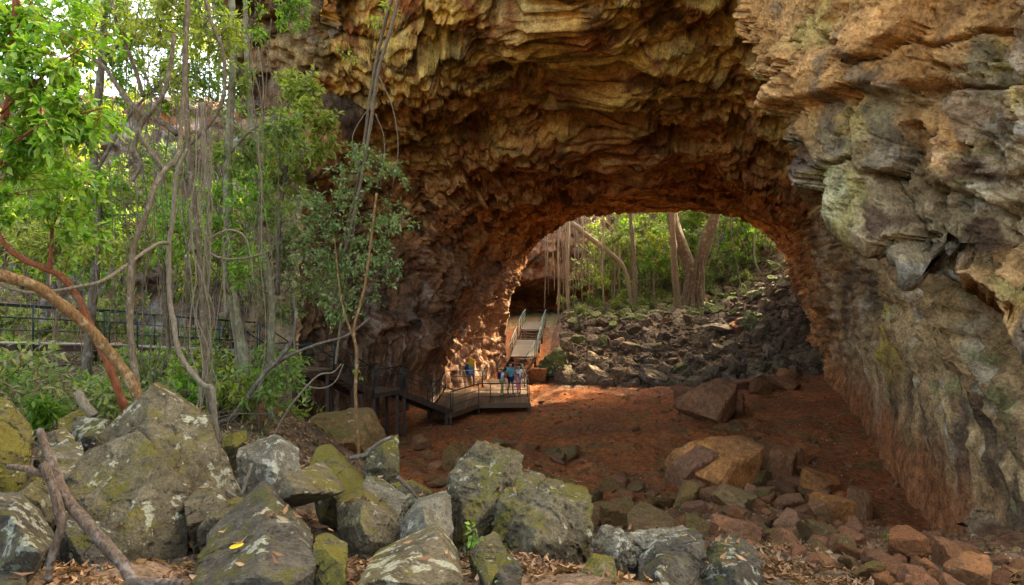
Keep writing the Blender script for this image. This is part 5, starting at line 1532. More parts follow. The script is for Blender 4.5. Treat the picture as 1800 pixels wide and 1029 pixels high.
plant('shrub', 'feathery blue-green shrub standing out against the dark cave mouth', 'shrub', NEAR,
      [(pxs([(590, 640), (600, 560), (615, 450), (632, 340), (645, 270)], 16), [.03, .012]),
       (pxs([(610, 480), (650, 440), (690, 400), (715, 390)], 15.8), [.014, .005]), (pxs([(600, 540), (640, 500), (680, 470), (700, 450)], 15.6), [.014, .005]),
       (pxs([(620, 420), (580, 370), (550, 330)], 16), [.014, .005]), (pxs([(630, 350), (665, 310), (695, 300)], 15.8), [.012, .004])],
      [cl(640, 285, 15, 75, 50, 34), cl(580, 340, 15, 75, 50, 34), cl(665, 390, 14.8, 75, 45, 40), cl(590, 420, 15, 75, 50, 40), cl(660, 470, 14.6, 65, 45, 34), cl(550, 470, 15, 75, 55, 40), cl(690, 320, 15, 35, 35, 12), cl(610, 540, 14.8, 70, 50, 30), cl(530, 390, 15.4, 60, 50, 26)],
      (.10, .05), 'leaf_blue', 'vine_pale', 14, 14, twr=.005)
plant('shrub', 'yellow-green broad-leaved shrub under the overhanging rock nose', 'shrub', NEAR,
      [(pxs([(488, 520), (490, 420), (500, 320), (520, 220), (530, 150)], 17), [.05, .02]), (pxs([(500, 320), (545, 270), (575, 230)], 17), [.03, .01]), (pxs([(505, 300), (470, 250), (455, 200)], 17), [.03, .01])],
      [cl(530, 150, 17, 60, 45, 36), cl(500, 210, 17, 65, 45, 40), cl(560, 200, 16.6, 45, 40, 24), cl(545, 270, 17, 55, 40, 26), cl(470, 300, 17, 55, 50, 30), cl(520, 330, 17.2, 40, 40, 16)],
      (.20, .075), 'leaf_yellow', 'bark_grey', 16, 15)
plant('shrub', 'pale-flecked shrub spreading below the rock nose', 'shrub', NEAR,
      [(pxs([(520, 640), (515, 560), (505, 470), (490, 400)], 17.5), [.035, .015]), (pxs([(515, 550), (560, 500), (590, 470)], 17.5), [.02, .008])],
      [cl(520, 420, 17.5, 60, 45, 36), cl(480, 460, 17.5, 55, 45, 34), cl(560, 500, 17, 60, 40, 34), cl(500, 540, 17, 55, 40, 26), cl(600, 520, 16.5, 35, 35, 12), cl(440, 500, 17, 50, 45, 24)],
      (.13, .055), 'leaf_under', 'vine_pale', 16, 16)
plant('hanging_branch', 'leafy green branch hanging down against the sky above the rock nose', 'branch', NEAR,
      [(pxs([(420, -70), (470, -30), (520, 10), (548, 50)], 13), [.03, .01]), (pxs([(470, -30), (450, 20), (430, 60)], 13), [.015, .006])],
      [cl(525, 10, 13, 40, 35, 18), cl(470, 0, 13, 45, 35, 12), cl(505, 45, 13, 35, 20, 8), cl(455, 60, 13.2, 25, 30, 6)], (.12, .05), 'leaf_bright', 'bark_grey', 14, 17)

plant('tree', 'canopy tree whose fine leaves cover the top of the thicket', 'tree', NEAR,
      [(pxs([(150, 690), (160, 560), (172, 400), (165, 250), (180, 100), (185, -60)], 15.5), [.11, .09, .07]), (pxs([(170, 300), (230, 200), (300, 130)], 15.5), [.05, .02]), (pxs([(168, 220), (110, 130), (60, 60)], 15.5), [.05, .02]), (pxs([(180, 100), (260, 40), (380, -10)], 15), [.05, .02])],
      [cl(130, 20, 15.5, 80, 50, 40), cl(220, -5, 15, 80, 45, 40), cl(330, -10, 15, 80, 45, 40), cl(270, 80, 16, 70, 50, 40), cl(200, 130, 16, 70, 50, 36), cl(300, 170, 16, 70, 45, 30), cl(380, 140, 16, 50, 50, 26), cl(370, 70, 15.5, 60, 60, 30), cl(200, 340, 15.5, 60, 60, 26), cl(120, 420, 15, 70, 60, 30), cl(330, 330, 16, 70, 60, 28), cl(420, 190, 16, 45, 60, 18)], (.13, .055), 'leaf_bright', 'bark_grey', 22, 19)
plant('tree', 'pale-leaved young tree between the vines and the left cliff', 'tree', NEAR,
      [(pxs([(300, 660), (290, 520), (280, 400), (270, 300)], 18), [.07, .04]), (pxs([(285, 450), (340, 380), (390, 340)], 18), [.03, .012]), (pxs([(283, 420), (220, 360), (170, 330)], 18), [.03, .012])],
      [cl(250, 330, 18, 70, 50, 30), cl(380, 360, 18, 60, 55, 34), cl(160, 350, 18, 70, 50, 26), cl(300, 420, 18, 70, 50, 30), cl(420, 430, 17, 50, 50, 30), cl(210, 450, 17, 70, 50, 34), cl(390, 250, 18, 55, 50, 26)], (.15, .06), 'leaf_yellow', 'vine', 20, 20)
plant('shrub', 'fresh leafy shrub screening the middle of the thicket', 'shrub', NEAR,
      [(pxs([(420, 700), (410, 560), (395, 420), (380, 330)], 13.2), [.03, .015]), (pxs([(405, 520), (350, 440), (300, 400)], 13.2), [.015, .006]), (pxs([(400, 460), (450, 380), (480, 330)], 13.4), [.015, .006])],
      [cl(350, 400, 13, 60, 60, 34), cl(430, 340, 13.4, 55, 60, 34), cl(290, 370, 13, 50, 50, 22), cl(440, 460, 13, 50, 50, 26), cl(300, 440, 12.6, 45, 40, 16)], (.12, .05), 'leaf_bright', 'vine', 16, 27, twr=.004)
plant('shrub', 'low leafy shrub with drooping twigs behind the leaning tan trunk', 'shrub', NEAR,
      [(pxs([(90, 700), (95, 600), (105, 500), (110, 430)], 11.5), [.03, .012]), (pxs([(95, 560), (150, 470), (190, 430)], 11.5), [.014, .006])],
      [cl(100, 430, 11.5, 60, 45, 28), cl(180, 430, 11.5, 50, 45, 22), cl(30, 420, 11.5, 50, 50, 22)], (.12, .05), 'leaf_yellow', 'vine', 16, 28, twr=.004)
# thin hanging vines
k = 0
for i in range(84):
    px = vr.uniform(170, 500) if i < 66 else vr.uniform(0, 200)
    Y = vr.uniform(10.5, 17)
    top = vr.uniform(-60, 200) if vr.rand() < .7 else vr.uniform(200, 420)
    bot = vr.uniform(560, 740)
    pts = []; x_ = px
    for j in range(9):
        x_ += vr.normal() * 7
        pts.append((x_, top + (bot - top) * j / 8))
    r_ = vr.uniform(.004, .013)
    zc = 'dark' if i % 4 == 0 else 'pale'
    plant('hanging_vine', 'thin %s vine hanging straight down through the thicket on the left' % zc, 'vine', 'thin vines hanging in the thicket',
          [(pxs(pts, Y), [r_, r_ * .8])], None, bark='bark_grey' if i % 4 == 0 else ('vine' if i % 3 else 'vine_pale'), seed=200 + i, n=6)
# bundle of pale strands
for i in range(9):
    x0_ = 345 + i * 3.6 + vr.normal() * 2
    pts = [(x0_ + vr.normal() * 5 + 6 * math.sin(j * .8 + i), 180 + 560 * j / 9) for j in range(10)]
    plant('hanging_vine', 'strand of the pale vine bundle in front of the twin-stemmed trunk', 'vine', 'pale vine bundle', [(pxs(pts, 11.2 + .1 * i), [.012, .010])], None, bark='vine_pale', seed=260 + i, n=6)
# bare crooked dead sticks in the thicket
for i, (lab, pts, Y) in enumerate([
        ('pale bare branch arching over the left thicket like a hook', [(350, 440), (372, 418), (400, 405), (418, 408), (432, 420), (440, 450), (446, 500)], 12),
        ('pale bare branch running level to the right below the hooked branch', [(368, 446), (392, 455), (425, 455), (455, 448), (475, 440)], 12),
        ('fine forked twig rising under the hooked branch', [(395, 560), (394, 500), (392, 450), (398, 425), (415, 412)], 12),
        ('bare curved stick leaning over the boulders before the upper landing', [(470, 790), (500, 730), (530, 690), (560, 660), (585, 655), (600, 640)], 13),
        ('thin hooped stick in front of the lower landing', [(500, 640), (520, 665), (545, 680), (570, 682), (590, 670), (604, 640)], 14)]):
    plant('dead_branch', lab, 'branch', 'bare sticks in the thicket', [(pxs(pts, Y), [.022, .010])], None, bark='vine_pale', seed=280 + i, n=6, trunk_name='stick')

# undergrowth shrubs standing on the left bank
UG = 'undergrowth shrubs on the left bank'
cnt = 0
spots = []
while cnt < 42:
    Y = vr.uniform(9.5, 27); px = vr.uniform(-40, 530)
    x_ = (px - 900) / F * Y
    if Y > 24 and px > 470: continue
    if Y < 13 and px > 330: continue
    z_ = hz(x_, Y)
    # keep off the boardwalk
    if min(np.hypot(x_ - lerp(-15.4, -9.5, t), Y - np.interp(t, [0, .56, 1], [15.5, 22.6, 26])) for t in np.linspace(0, 1, 12)) < 1.2: continue
    py = HOR + (EYE - z_) * F / Y
    h_ = vr.uniform(.6, 1.6) * (1.25 if Y > 18 else .9)
    if Y < 24 and px < 470:
        h_ = min(h_, EYE - (624 - HOR) / F * Y - z_)
        if h_ < .3: h_ = .3
    st = [(x_, Y, z_ - .1), (x_ + vr.normal() * .1, Y, z_ + h_ * .5), (x_ + vr.normal() * .2, Y + vr.normal() * .1, z_ + h_)]
    cls = [((x_ + vr.normal() * .35 * h_, Y + vr.normal() * .3, z_ + h_ * vr.uniform(.35, 1.0)), (.5 * h_, .5 * h_, .4 * h_), 9) for _ in range(5)]
    kind = vr.choice(['leaf_under', 'leaf_under', 'leaf_mid', 'leaf_yellow', 'leaf_bright'])
    lab = {'leaf_under': 'dull green undergrowth shrub on the left bank', 'leaf_mid': 'mid-green undergrowth shrub on the left bank', 'leaf_bright': 'fresh bright-green undergrowth shrub on the left bank', 'leaf_yellow': 'yellowish-green undergrowth shrub on the left bank'}[kind]
    plant('shrub', lab, 'shrub', UG, [(st, [.02, .007])], cls, (.15 if Y < 18 else .19, .06 if Y < 18 else .08), kind, 'vine', 16, 300 + cnt, four=Y < 14, n=6)
    cnt += 1
# young trees in front of the pit cliff and on its rim
TB = 'trees around the near collapse pit'
rim = [(-28, 36, 1), (-24, 40, 1), (-20.5, 41, 1), (-17, 42, 1), (-14, 42.5, 1), (-11.5, 43, 1), (-31, 33, 1), (-25, 44, 1), (-18, 46, 1), (-13, 47, 1),
       (-17, 27, 0), (-20, 30, 0), (-14.5, 30.5, 0), (-12.5, 33, 0), (-22, 26, 0), (-18.5, 26, 0), (-11.5, 29.5, 0), (-17.5, 33, 0), (-10.5, 34, 0), (-15, 34, 0), (-21, 34, 0)]
for i, (x_, Y, up_) in enumerate(rim):
    z_ = 16.4 if up_ else hz(x_, Y)
    h_ = vr.uniform(5, 8) if up_ else vr.uniform(4.5, 9)
    P = [(x_, Y, z_ - .5), (x_ + vr.normal() * .3, Y, z_ + h_ * .35), (x_ + vr.normal() * .6, Y + vr.normal() * .3, z_ + h_ * .7), (x_ + vr.normal() * .8, Y, z_ + h_)]
    br = [(P, [.10, .05])]
    cls = []
    for j in range(9):
        c = np.array(P[2 if j % 2 else 3]) + vr.normal(size=3) * np.array([1.7, 1.0, 1.3]); c[2] = max(c[2], z_ + h_ * (.5 if not up_ else .1))
        cls.append((tuple(c), (1.3, 1.0, .9), 15))
        br.append(([P[1] if j < 3 else P[2], tuple((np.array(P[2]) + c) / 2), tuple(c)], [.035, .012]))
    grp_ = sorted([a for a in rim if a[2] == up_], key=lambda a: a[0] / a[1]); on_ = grp_.index((x_, Y, up_))
    ORD = ['first', 'second', 'third', 'fourth', 'fifth', 'sixth', 'seventh', 'eighth', 'ninth', 'tenth', 'eleventh', 'twelfth']
    nm = ['tree on the rim of the left cliff against the sky, %s from the left', 'spreading tree below the left cliff behind the boardwalk, %s from the left'][0 if up_ else 1] % ORD[on_]
    plant('tree', nm, 'tree', 'trees on the rim of the left cliff' if up_ else 'trees below the left cliff', br, cls, (.24, .09), vr.choice(['leaf_mid', 'leaf_yellow', 'leaf_mid', 'leaf_bright']), 'bark_grey', 28, 400 + i, four=False, n=6, twr=.01)

# ------------------------------------------------------------------ beyond the far opening
FO = 'forest beyond the far opening'
def fig():
    b = np.array(W(1216, 552, 58.5)); b[2] = hz(b[0], b[1]) - .2
    o = empty('fig_tree', tuple(b), 'huge fig tree with braided buttress roots and two spreading limbs beyond the far opening', 'tree')
    s = 58.5 / F
    def q(pts, dy=0): return [np.array(W(a, c, 58.5 + dy)) - b for a, c in pts]
    def add(name, pts, rad, n=12, lump=.18, sd=1, flute=None):
        v, f = tube_np(catmull(np.array(pts), 8), rad, n, lump, sd, flute); return put(name, mesh_np(name, v, f, True), M['fig_bark'], o)
    add('trunk', q([(1224, 575), (1222, 545), (1220, 515), (1222, 485), (1222, 470)]), [1.0, .72, .55, .58, .5], 20, .2, 1, (.12, 5))
    add('limb', q([(1222, 500), (1210, 462), (1196, 428), (1186, 398), (1180, 372), (1176, 330)]), [.52, .50, .46, .42, .40, .36], 14, .18, 2, (.12, 4))
    add('limb', q([(1222, 500), (1232, 460), (1241, 428), (1250, 400), (1258, 372), (1266, 335)], .3), [.46, .44, .42, .38, .34], 14, .18, 3, (.12, 4))
    cz = np.array(q([(1224, 575), (1222, 545), (1220, 515), (1222, 485), (1222, 470)]))
    for i in range(26):                                   # strap roots wrap the trunk and flare at its foot
        ph = 2 * math.pi * i / 26 + vr.uniform(-.1, .1); pts = []; tw_ = vr.uniform(-.5, .5)
        for zz in np.linspace(-.2, vr.uniform(2.6, 4.6), 8):
            cx_ = np.interp(zz, cz[:, 2], cz[:, 0]); cy_ = np.interp(zz, cz[:, 2], cz[:, 1])
            rr_ = .60 + 1.25 * math.exp(-max(zz, 0) / .75) * (.7 + .3 * math.cos(i * 2.4)) + .03 * math.sin(zz * 3 + i)
            a_ = ph + tw_ * zz * .25 + .06 * math.sin(zz * 2 + i)
            pts.append(np.array([cx_ + rr_ * math.cos(a_), cy_ + rr_ * math.sin(a_), zz]))
        r0 = vr.uniform(.10, .24)
        add('root', pts, [r0 * .9, r0 * 1.1, r0, r0 * .8, r0 * .7, r0 * .5], 8, .25, 10 + i)
    for i in range(9):
        a = vr.uniform(-1, 1); x1 = 1216 + a * 90
        pts = [q([(1216 + a * 40, 546)], -1.6)[0], q([(1216 + a * 60, 556)], -2.4)[0], q([(x1, 560 + vr.uniform(-4, 8))], -3.2)[0]]
        for p_ in pts: p_[2] = hz(p_[0] + b[0], p_[1] + b[1]) - b[2] + .12
        add('root', pts, [.2, .16, .06], 8, .2, 40 + i)
    cls = [cl(px, py, Y, 130, 60, 30, 3.0) for px, py, Y in ((1150, 300, 58), (1280, 300, 57), (1220, 260, 60), (1340, 330, 57), (1090, 330, 60), (1210, 345, 63), (1400, 320, 60))]
    anc = np.vstack([catmull(np.array(q([(1182, 360), (1180, 320), (1150, 280), (1100, 300)])), 6), catmull(np.array(q([(1262, 365), (1280, 320), (1340, 290)])), 6)]) + b
    (v, f, t), tw = foliage(cls, anc, (.34, .15), 34, 9, .02, False)
    put('crown', mesh_np('crown', v - b, f, False, t), M['leaf_mid'], o)['kind'] = 'stuff'
    tv, tf_ = join_tubes(tw); put('twigs', mesh_np('twigs', tv - b, tf_, True), M['fig_bark'], o)['kind'] = 'stuff'
fig()
def far_stem(label, pts, Y, r, bark='vine', seed=1, name='far_tree', cat='tree', group=FO, foot=True):
    P = [np.array(a) for a in pxs(pts, Y)]
    if foot: P[0][2] = hz(P[0][0], P[0][1]) - .3
    return plant(name, label, cat, group, [(P, r)], None, bark=bark, seed=seed, n=8)
far_stem('straight pole-like trunk just left of the fig tree', [(1192, 552), (1188, 500), (1184, 440), (1182, 380), (1184, 330)], 57.0, [.30, .24, .22], 'vine')
far_stem('pale fallen-looking trunk leaning across the left of the far opening', [(1112, 545), (1100, 480), (1078, 450), (1040, 420), (1005, 392)], 61, [.16, .2, .22], 'vine_pale')
far_stem('dark knotted trunk near the middle of the far opening', [(1117, 545), (1116, 500), (1114, 455), (1112, 420), (1108, 380), (1104, 340)], 60, [.20, .17, .14], 'bark_grey')
far_stem('pair-forming pale pole left by the stairs, the thicker one', [(1000, 560), (997, 500), (997, 450), (999, 400), (1000, 350)], 59.5, [.13, .11], 'vine_pale')
far_stem('pale pole left by the stairs, the thinner one nearest the wall', [(981, 565), (982, 500), (981, 450), (982, 390)], 59.5, [.08, .07], 'vine_pale')
far_stem('thin pale pole between the two poles by the stairs', [(990, 560), (990, 500), (989, 440), (991, 380)], 60.5, [.05, .04], 'vine')
far_stem('black vine curving down right of the fig tree', [(1312, 562), (1304, 510), (1294, 460), (1286, 420), (1282, 360)], 56, [.05, .05], 'bark_grey', name='vine', cat='vine')
far_stem('bent pale sapling below the right rim of the far opening', [(1345, 505), (1342, 490), (1328, 462), (1326, 430), (1330, 390)], 59, [.10, .08], 'bark_green')
far_stem('slanting dead trunk deep in the forest right of the fig tree', [(1230, 520), (1262, 470), (1290, 430), (1310, 380)], 66, [.09, .07], 'vine_pale')
for i in range(40):
    px = vr.uniform(955, 1115); Y = vr.uniform(60, 70)
    bot = vr.uniform(480, 545); pts = [(px + vr.normal() * 2, bot - (bot - 345) * j / 5) for j in range(6)]
    far_stem('thin vine hanging in front of the brown far cliff', pts, Y, [vr.uniform(.02, .06)] * 2, ['vine', 'vine_pale'][i % 2], 600 + i, 'hanging_vine', 'vine', 'vines before the far cliff', False)
for i in range(74):
    px = vr.uniform(1060, 1400); Y = vr.uniform(62, 86); x_ = (px - 900) / F * Y
    z_ = hz(x_, Y); h_ = vr.uniform(5, 10)
    P = [(x_, Y, z_ - .3), (x_ + vr.normal() * .25, Y, z_ + h_ * .4), (x_ + vr.normal() * .6, Y, z_ + h_ * .75), (x_ + vr.normal() * .8, Y, z_ + h_)]
    cls = [((P[3][0] + vr.normal() * 1.1, Y + vr.normal() * 1.0, z_ + h_ * vr.uniform(.22, 1.0)), (1.2, 1.1, .9), 7) for _ in range(7)]
    plant('far_tree', 'slim leafy tree in the green forest beyond the far opening', 'tree', 'slim trees of the forest beyond', [(P, [vr.uniform(.05, .12), .03])], cls, (.34, .14), vr.choice(['leaf_yellow', 'leaf_yellow', 'leaf_under', 'leaf_bright']), vr.choice(['vine', 'bark_grey', 'vine_pale']), 22, 700 + i, four=False, n=6, twr=.012)
for i, (x_, Y) in enumerate([(24, 58), (28, 56), (31, 62), (27, 66)]):  # trees added so their crowns cut down the sun patch on the floor
    z_ = hz(x_, Y); h_ = max(19 - z_ + vr.uniform(-2, 2), 7)
    P = [(x_, Y, z_ - .3), (x_ + .2, Y, z_ + h_ * .4), (x_ - .4, Y - .3, z_ + h_ * .75), (x_, Y, z_ + h_)]
    cls = [((P[2][0] + vr.normal() * 1.8, Y + vr.normal() * 1.6, z_ + h_ * vr.uniform(.45, 1.05)), (1.6, 1.5, 1.1), 16) for _ in range(10)]
    plant('far_tree', 'taller leafy shade tree added on the right bank beyond the far opening', 'tree', 'added shade trees on the right bank beyond', [(P, [.2, .06])], cls, (.42, .18), ['leaf_mid', 'leaf_bright', 'leaf_yellow'][i % 3], 'bark_grey', 24, 770 + i, four=False, n=8, twr=.015)
for i in range(46):
    px = vr.uniform(985, 1420); Y = vr.uniform(59.5, 72); x_ = (px - 900) / F * Y
    if abs(px - 1216) < 60 and Y < 61: continue
    z_ = hz(x_, Y); h_ = vr.uniform(.8, 2.0)
    cls = [((x_ + vr.normal() * .5, Y + vr.normal() * .4, z_ + h_ * vr.uniform(.3, .9)), (.7, .6, .4), 8) for _ in range(3)]
    plant('shrub', 'low shrub at the top of the rubble slope beyond the far opening', 'shrub', 'shrubs at the top of the rubble', [([(x_, Y, z_ - .1), (x_, Y, z_ + h_ * .5), (x_ + .1, Y, z_ + h_)], [.03, .01])], cls, (.24, .10), vr.choice(['leaf_under', 'leaf_yellow', 'leaf_mid']), 'vine_pale', 13, 800 + i, four=False, n=6, twr=.01)
# ------------------------------------------------------------------ fallen wood and leaf litter
def stick(label, pts, Y, rad, bark='dead_wood', seed=1, name='fallen_branch', forks=()):
    P0 = np.array(W(*pts[0], Y if np.isscalar(Y) else Y[0]))
    o = empty(name, tuple(P0), label, 'branch', 'fallen wood among the boulders')
    for i, (pp, yy, rr_) in enumerate([(pts, Y, rad)] + list(forks)):
        v, f = tube_np(catmull(np.array(pxs(pp, yy)), 8) - P0, rr_, 12, .22, seed + i)
        put('limb' if i == 0 else 'fork', mesh_np('limb', v, f, True), M[bark], o)
    return o
stick('forked grey dead branch standing before the slanting slab', [(70, 755), (80, 790), (100, 835), (112, 870), (165, 935), (215, 990), (240, 1024), (330, 1026)], [4.6, 4.5, 4.3, 4.0], [.022, .028, .034, .036, .032, .026], seed=3,
      forks=[([(14, 820), (50, 826), (85, 840), (95, 865), (104, 900), (108, 925), (92, 975), (84, 1020)], 4.35, [.016, .022, .030, .026, .022]), ([(86, 842), (80, 822), (74, 815)], 4.35, [.03, .026])])
stick('short weathered stick lying on the rocks left of the central boulder', [(698, 838), (722, 862), (742, 884)], 6.9, [.022, .016], seed=7)
stick('pale stick propped upright against the pitted block', [(424, 870), (432, 850), (442, 815)], 7.0, [.018, .012], 'vine_pale', 8, forks=[([(398, 862), (412, 872), (428, 880)], 7.0, [.016, .012])])
stick('pale log lying in the undergrowth at the left', [(134, 690), (150, 712), (166, 732)], 8.8, [.06, .05], 'vine_pale', 9)
stick('dark bent branch resting on the green rim boulder', [(614, 806), (640, 800), (665, 780), (690, 768)], 8.9, [.03, .02], 'bark_grey', 10)
stick('bleached twig lying on the upper rubble', [(1240, 592), (1262, 590), (1272, 578), (1290, 574)], 51, [.06, .04], 'vine_pale', 11)

# surfaces that litter can rest on
gm = ground.data
gv = np.empty(len(gm.vertices) * 3, np.float32); gm.vertices.foreach_get('co', gv); gv = gv.reshape(-1, 3)
gf = np.empty(len(gm.loops), np.int32); gm.loops.foreach_get('vertex_index', gf); gf = gf.reshape(-1, 4)
near = (gv[gf[:, 0], 1] < 26) & (gv[gf[:, 0], 1] > 2.5) & (np.abs(gv[gf[:, 0], 0] + 2) < 16)
gf = gf[near]; used, inv_ = np.unique(gf, return_inverse=True)
GV = gv[used]; GF = inv_.reshape(-1, 4); NG = len(GF)
BV, BF, nb_ = [GV], [GF.tolist()], len(GV)
for v, f in BOULD:
    BV.append(v); BF.append((f + nb_).tolist()); nb_ += len(v)
tree_all = BVHTree.FromPolygons([tuple(a) for a in np.vstack(BV)], [q for l in BF for q in l])
def litter(n, seed, xr, yr, L, Wd, maxslope=.55, lift=.012):
    r = np.random.RandomState(seed); C, Nn = [], []
    m = n * 4
    xs = r.uniform(*xr, m); ys = r.uniform(*yr, m)
    ok = r.rand(m) < np.clip(.5 + 1.4 * fbm(np.stack([xs * .9, ys * .9, xs * 0], -1), 2, 5), .05, 1)
    for x_, y_ in zip(xs[ok], ys[ok]):
        if len(C) >= n: break
        h = tree_all.ray_cast(Vector((x_, y_, 9.0)), Vector((0, 0, -1)))
        if h[0] is None or h[1].z < maxslope: continue
        if h[2] >= NG and (h[1].z < .86 or r.rand() > .05): continue           # mostly in the gaps, few on the boulders
        C.append(np.array(h[0][:]) + np.array([0, 0, lift + r.rand() * .035])); Nn.append(h[1][:])
    C = np.array(C); Nn = np.array(Nn); k = len(C)
    d = r.normal(size=(k, 3)); d -= Nn * (d * Nn).sum(1)[:, None]; d += r.normal(scale=.28, size=(k, 3)); d /= np.linalg.norm(d, axis=1)[:, None]
    up = Nn + r.normal(scale=.4, size=(k, 3)); s = np.cross(d, up); s /= np.linalg.norm(s, axis=1)[:, None]; u = np.cross(s, d)
    ln = (L * r.uniform(.6, 1.3, k))[:, None]; wd = (Wd * r.uniform(.7, 1.25, k))[:, None]; cu = r.uniform(.02, .35, k)[:, None]
    V = []
    for t, w_ in ((0, .22), (.48, .95), (1, .14)):                 # curled blade of two segments
        c = C + d * ln * (t - .5) + u * (ln * cu * (2 * t - 1) ** 2)
        for sg in (-.5, 0, .5):
            V.append(c + s * wd * w_ * sg + u * (abs(sg) * wd * .3))
    V = np.stack(V, 1)
    f = []
    for a in range(2):
        for b in range(2):
            i = a * 3 + b; f.append([i, i + 1, i + 4, i + 3])
    F_ = (np.array(f)[None] + (np.arange(k) * 9)[:, None, None]).reshape(-1, 4)
    t = np.repeat(r.rand(k), 9)
    return V.reshape(-1, 3), F_, np.stack([t, t, t], -1)
def put_litter(label, *a, mat='litter', **k):
    v, f, t = litter(*a, **k)
    o = put('leaf_litter', mesh_np('leaf_litter', v, f, True, t), M[mat])
    return tag(o, label, 'leaf litter', kind='stuff')
put_litter('thick brown dead leaves between the foreground boulders', 9500, 1, (-4.2, 3.2), (3.6, 9.5), .10, .036)
put_litter('dead leaves strewn over the left bank under the trees', 5200, 2, (-13, -1.5), (7.5, 19), .12, .05)
put_litter('scattered dead leaves on the slope below the heap', 2600, 3, (.5, 7.5), (5.5, 15), .09, .04)
# pale flecks strewn over the cave floor and the foot of the rubble
r_ = np.random.RandomState(4); n = 2600
yy = 1 / r_.uniform(1 / 52, 1 / 20, n); xx = r_.uniform(-3, 16, n)
keep = r_.rand(n) < np.clip(.25 + .75 * sstep(36, 45, yy), 0, 1); xx, yy = xx[keep], yy[keep]
C = np.stack([xx, yy, height(xx, yy) + rough(xx, yy) + .03], -1)
v, f, t = leaves_np(C, r_.normal(size=(len(C), 3)) * np.array([1, 1, .15]) + np.array([0, 0, .3]), .075, .04, 9, False)
M['fleck'] = simple_mat('pale_fleck', (.34, .27, .19), (.52, .45, .36), 3, .9, 0, 0)
tag(put('leaf_litter', mesh_np('flecks', v, f, False, t), M['fleck']), 'pale leaf flecks strewn over the red cave floor', 'leaf litter', kind='stuff')

# one yellow leaf on the low front boulder
M['yellow_leaf'] = simple_mat('yellow_leaf', (.42, .25, .012), (.52, .34, .02), 20, .5, 0, .1)
q0 = W(420, 968, 4.6)
h = tree_all.ray_cast(Vector((0, 0, EYE)), (Vector(q0) - Vector((0, 0, EYE))).normalized())
if h[0] is not None:
    n_ = np.array(h[1][:]); c_ = np.array(h[0][:]) + n_ * .04
    a_ = np.cross(n_, (0, 1, 0)); a_ /= np.linalg.norm(a_); b_ = np.cross(n_, a_)
    vs = [n_ * .004]
    for k in range(14):
        t_ = 2 * math.pi * k / 14; rr_ = .036 * (1 + .12 * math.cos(2 * t_))
        vs.append(a_ * math.cos(t_) * rr_ * 1.25 + b_ * math.sin(t_) * rr_ + n_ * .006 * math.cos(t_))
    me = bpy.data.meshes.new('yellow_leaf'); me.from_pydata([tuple(x) for x in vs], [], [(0, 1 + k, 1 + (k + 1) % 14) for k in range(14)])
    tag(put('fallen_leaf', me, M['yellow_leaf'], None, tuple(c_)), 'single bright yellow leaf lying on the low front boulder', 'leaf')

# small green seedlings in the rocks
SG = 'seedlings among the rocks'
for i, (lab, px, py, Y, n_) in enumerate([
        ('green seedling at the base of the mossy rock below the central boulder', 835, 985, 5.2, 7), ('tiny seedling with upright leaves on the central boulder flank', 838, 945, 5.6, 5),
        ('green sprig behind the right end of the central boulder', 1035, 868, 11, 10), ('green sprig between the rim rocks and the red heap', 1205, 905, 12, 9),
        ('bright sprig in the leaf litter at the bottom edge', 858, 1020, 4.5, 6), ('small weed beside the broad dark boulder', 1250, 1000, 7, 8),
        ('thin green shoot by the red rocks under the right wall', 1560, 1010, 10.5, 6), ('leafy weed on the rim of the floor left of the pointed rock', 1140, 880, 13, 8)]):
    b = np.array(W(px, py, Y))
    h = tree_all.ray_cast(Vector((b[0], b[1], 9)), Vector((0, 0, -1)))
    if h[0] is not None: b[2] = h[0].z
    hh = .16 + .02 * (i % 3)
    plant('seedling', lab, 'seedling', SG, [([tuple(b - (0, 0, .03)), tuple(b + (0.02, 0, hh * .5)), tuple(b + (0, .01, hh))], [.006, .003])],
          [(tuple(b + (0, 0, hh * .8)), (.09, .09, .07), n_)], (.06, .025), 'leaf_bright', 'bark_green', 4, 900 + i, n=6, twr=.002, trunk_name='stem')

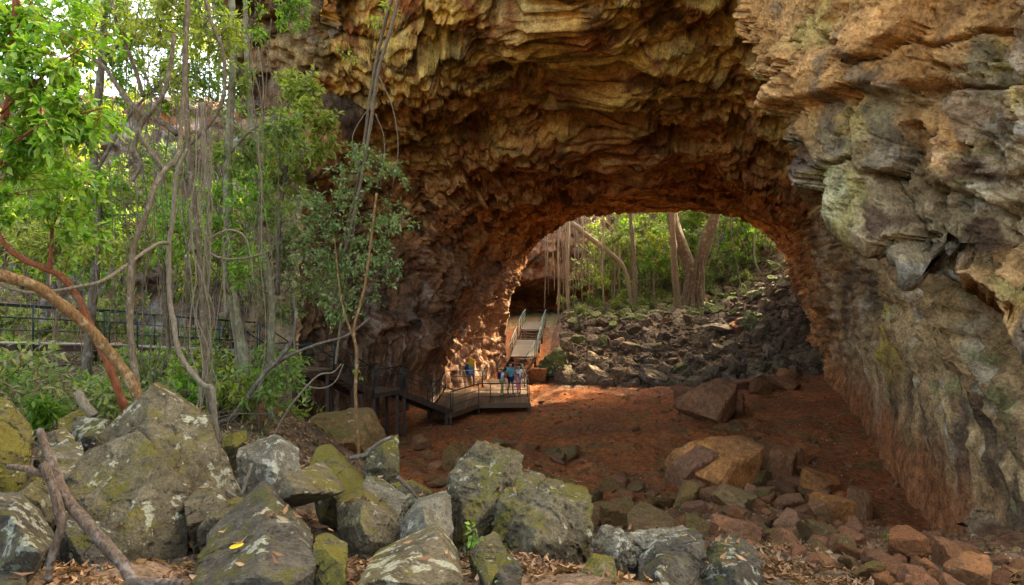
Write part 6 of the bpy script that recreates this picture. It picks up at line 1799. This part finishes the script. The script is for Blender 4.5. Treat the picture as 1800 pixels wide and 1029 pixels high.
# low leafy ground cover of the left bank
xs = vr.uniform(-16, -2.5, 2600); ys = vr.uniform(9, 26, 2600)
ok = fbm(np.stack([xs * .7, ys * .7, xs * 0], -1), 3, 15) > .05
ok &= (xs < np.interp(ys, [5, 12, 16, 22, 27], [-2.5, -3.5, -4.5, -7, -9]))
xs, ys = xs[ok], ys[ok]
C = np.repeat(np.stack([xs, ys, height(xs, ys) + rough(xs, ys) + .05], -1), 5, 0) + vr.normal(scale=(.10, .10, .10), size=(len(xs) * 5, 3)) + np.array([0, 0, .12])
v, f, t = leaves_np(C, vr.normal(size=(len(C), 3)) + np.array([0, 0, .6]), .11, .04, 19, False)
tag(put('ground_cover', mesh_np('ground_cover', v, f, False, t), M['leaf_under']), 'low leafy ground cover on the left bank', 'ground cover', kind='stuff')

# dry twigs tangled over the left bank
n = 900
xs = vr.uniform(-15, -2.2, n); ys = vr.uniform(9.5, 25, n)
ok = xs < np.interp(ys, [5, 12, 16, 22, 27], [-3.0, -4.0, -5.0, -8, -10]); xs, ys = xs[ok], ys[ok]; n = len(xs)
b0 = np.stack([xs, ys, height(xs, ys) + .02], -1)
d0 = vr.normal(size=(n, 3)) * np.array([1, .6, .55]); d0[:, 2] = np.abs(d0[:, 2]) * .8 + .1; d0 /= np.linalg.norm(d0, axis=1)[:, None]
tw = []
for a_, d_ in zip(b0, d0):
    l_ = vr.uniform(.4, 1.3); m_ = a_ + d_ * l_ * .5 + vr.normal(size=3) * .12
    tw.append(tube_np(catmull(np.array([a_, m_, a_ + d_ * l_ + np.array([0, 0, -.15 * l_])]), 4), [.011, .005], 4))
tv, tf_ = join_tubes(tw)
tag(put('dry_twigs', mesh_np('dry_twigs', tv, tf_, True), M['vine']), 'tangle of dry twigs lying over the left bank', 'twigs', kind='stuff')

# look-alikes that can be counted off are told apart by their place in the row
ORDN = ['first', 'second', 'third', 'fourth', 'fifth', 'sixth', 'seventh', 'eighth', 'ninth', 'tenth', 'eleventh', 'twelfth', 'thirteenth', 'fourteenth', 'fifteenth', 'sixteenth', 'seventeenth', 'eighteenth', 'nineteenth', 'twentieth']
byl = {}
for o in COL.objects:
    if o.parent is None and 'label' in o and 'category' in o: byl.setdefault(o['label'], []).append(o)
for lab, lst in byl.items():
    if 2 <= len(lst) <= 20:
        for k, o in enumerate(sorted(lst, key=lambda o: o.location.x / max(o.location.y, .1))): o['label'] = lab + ', ' + ORDN[k] + ' from the left'
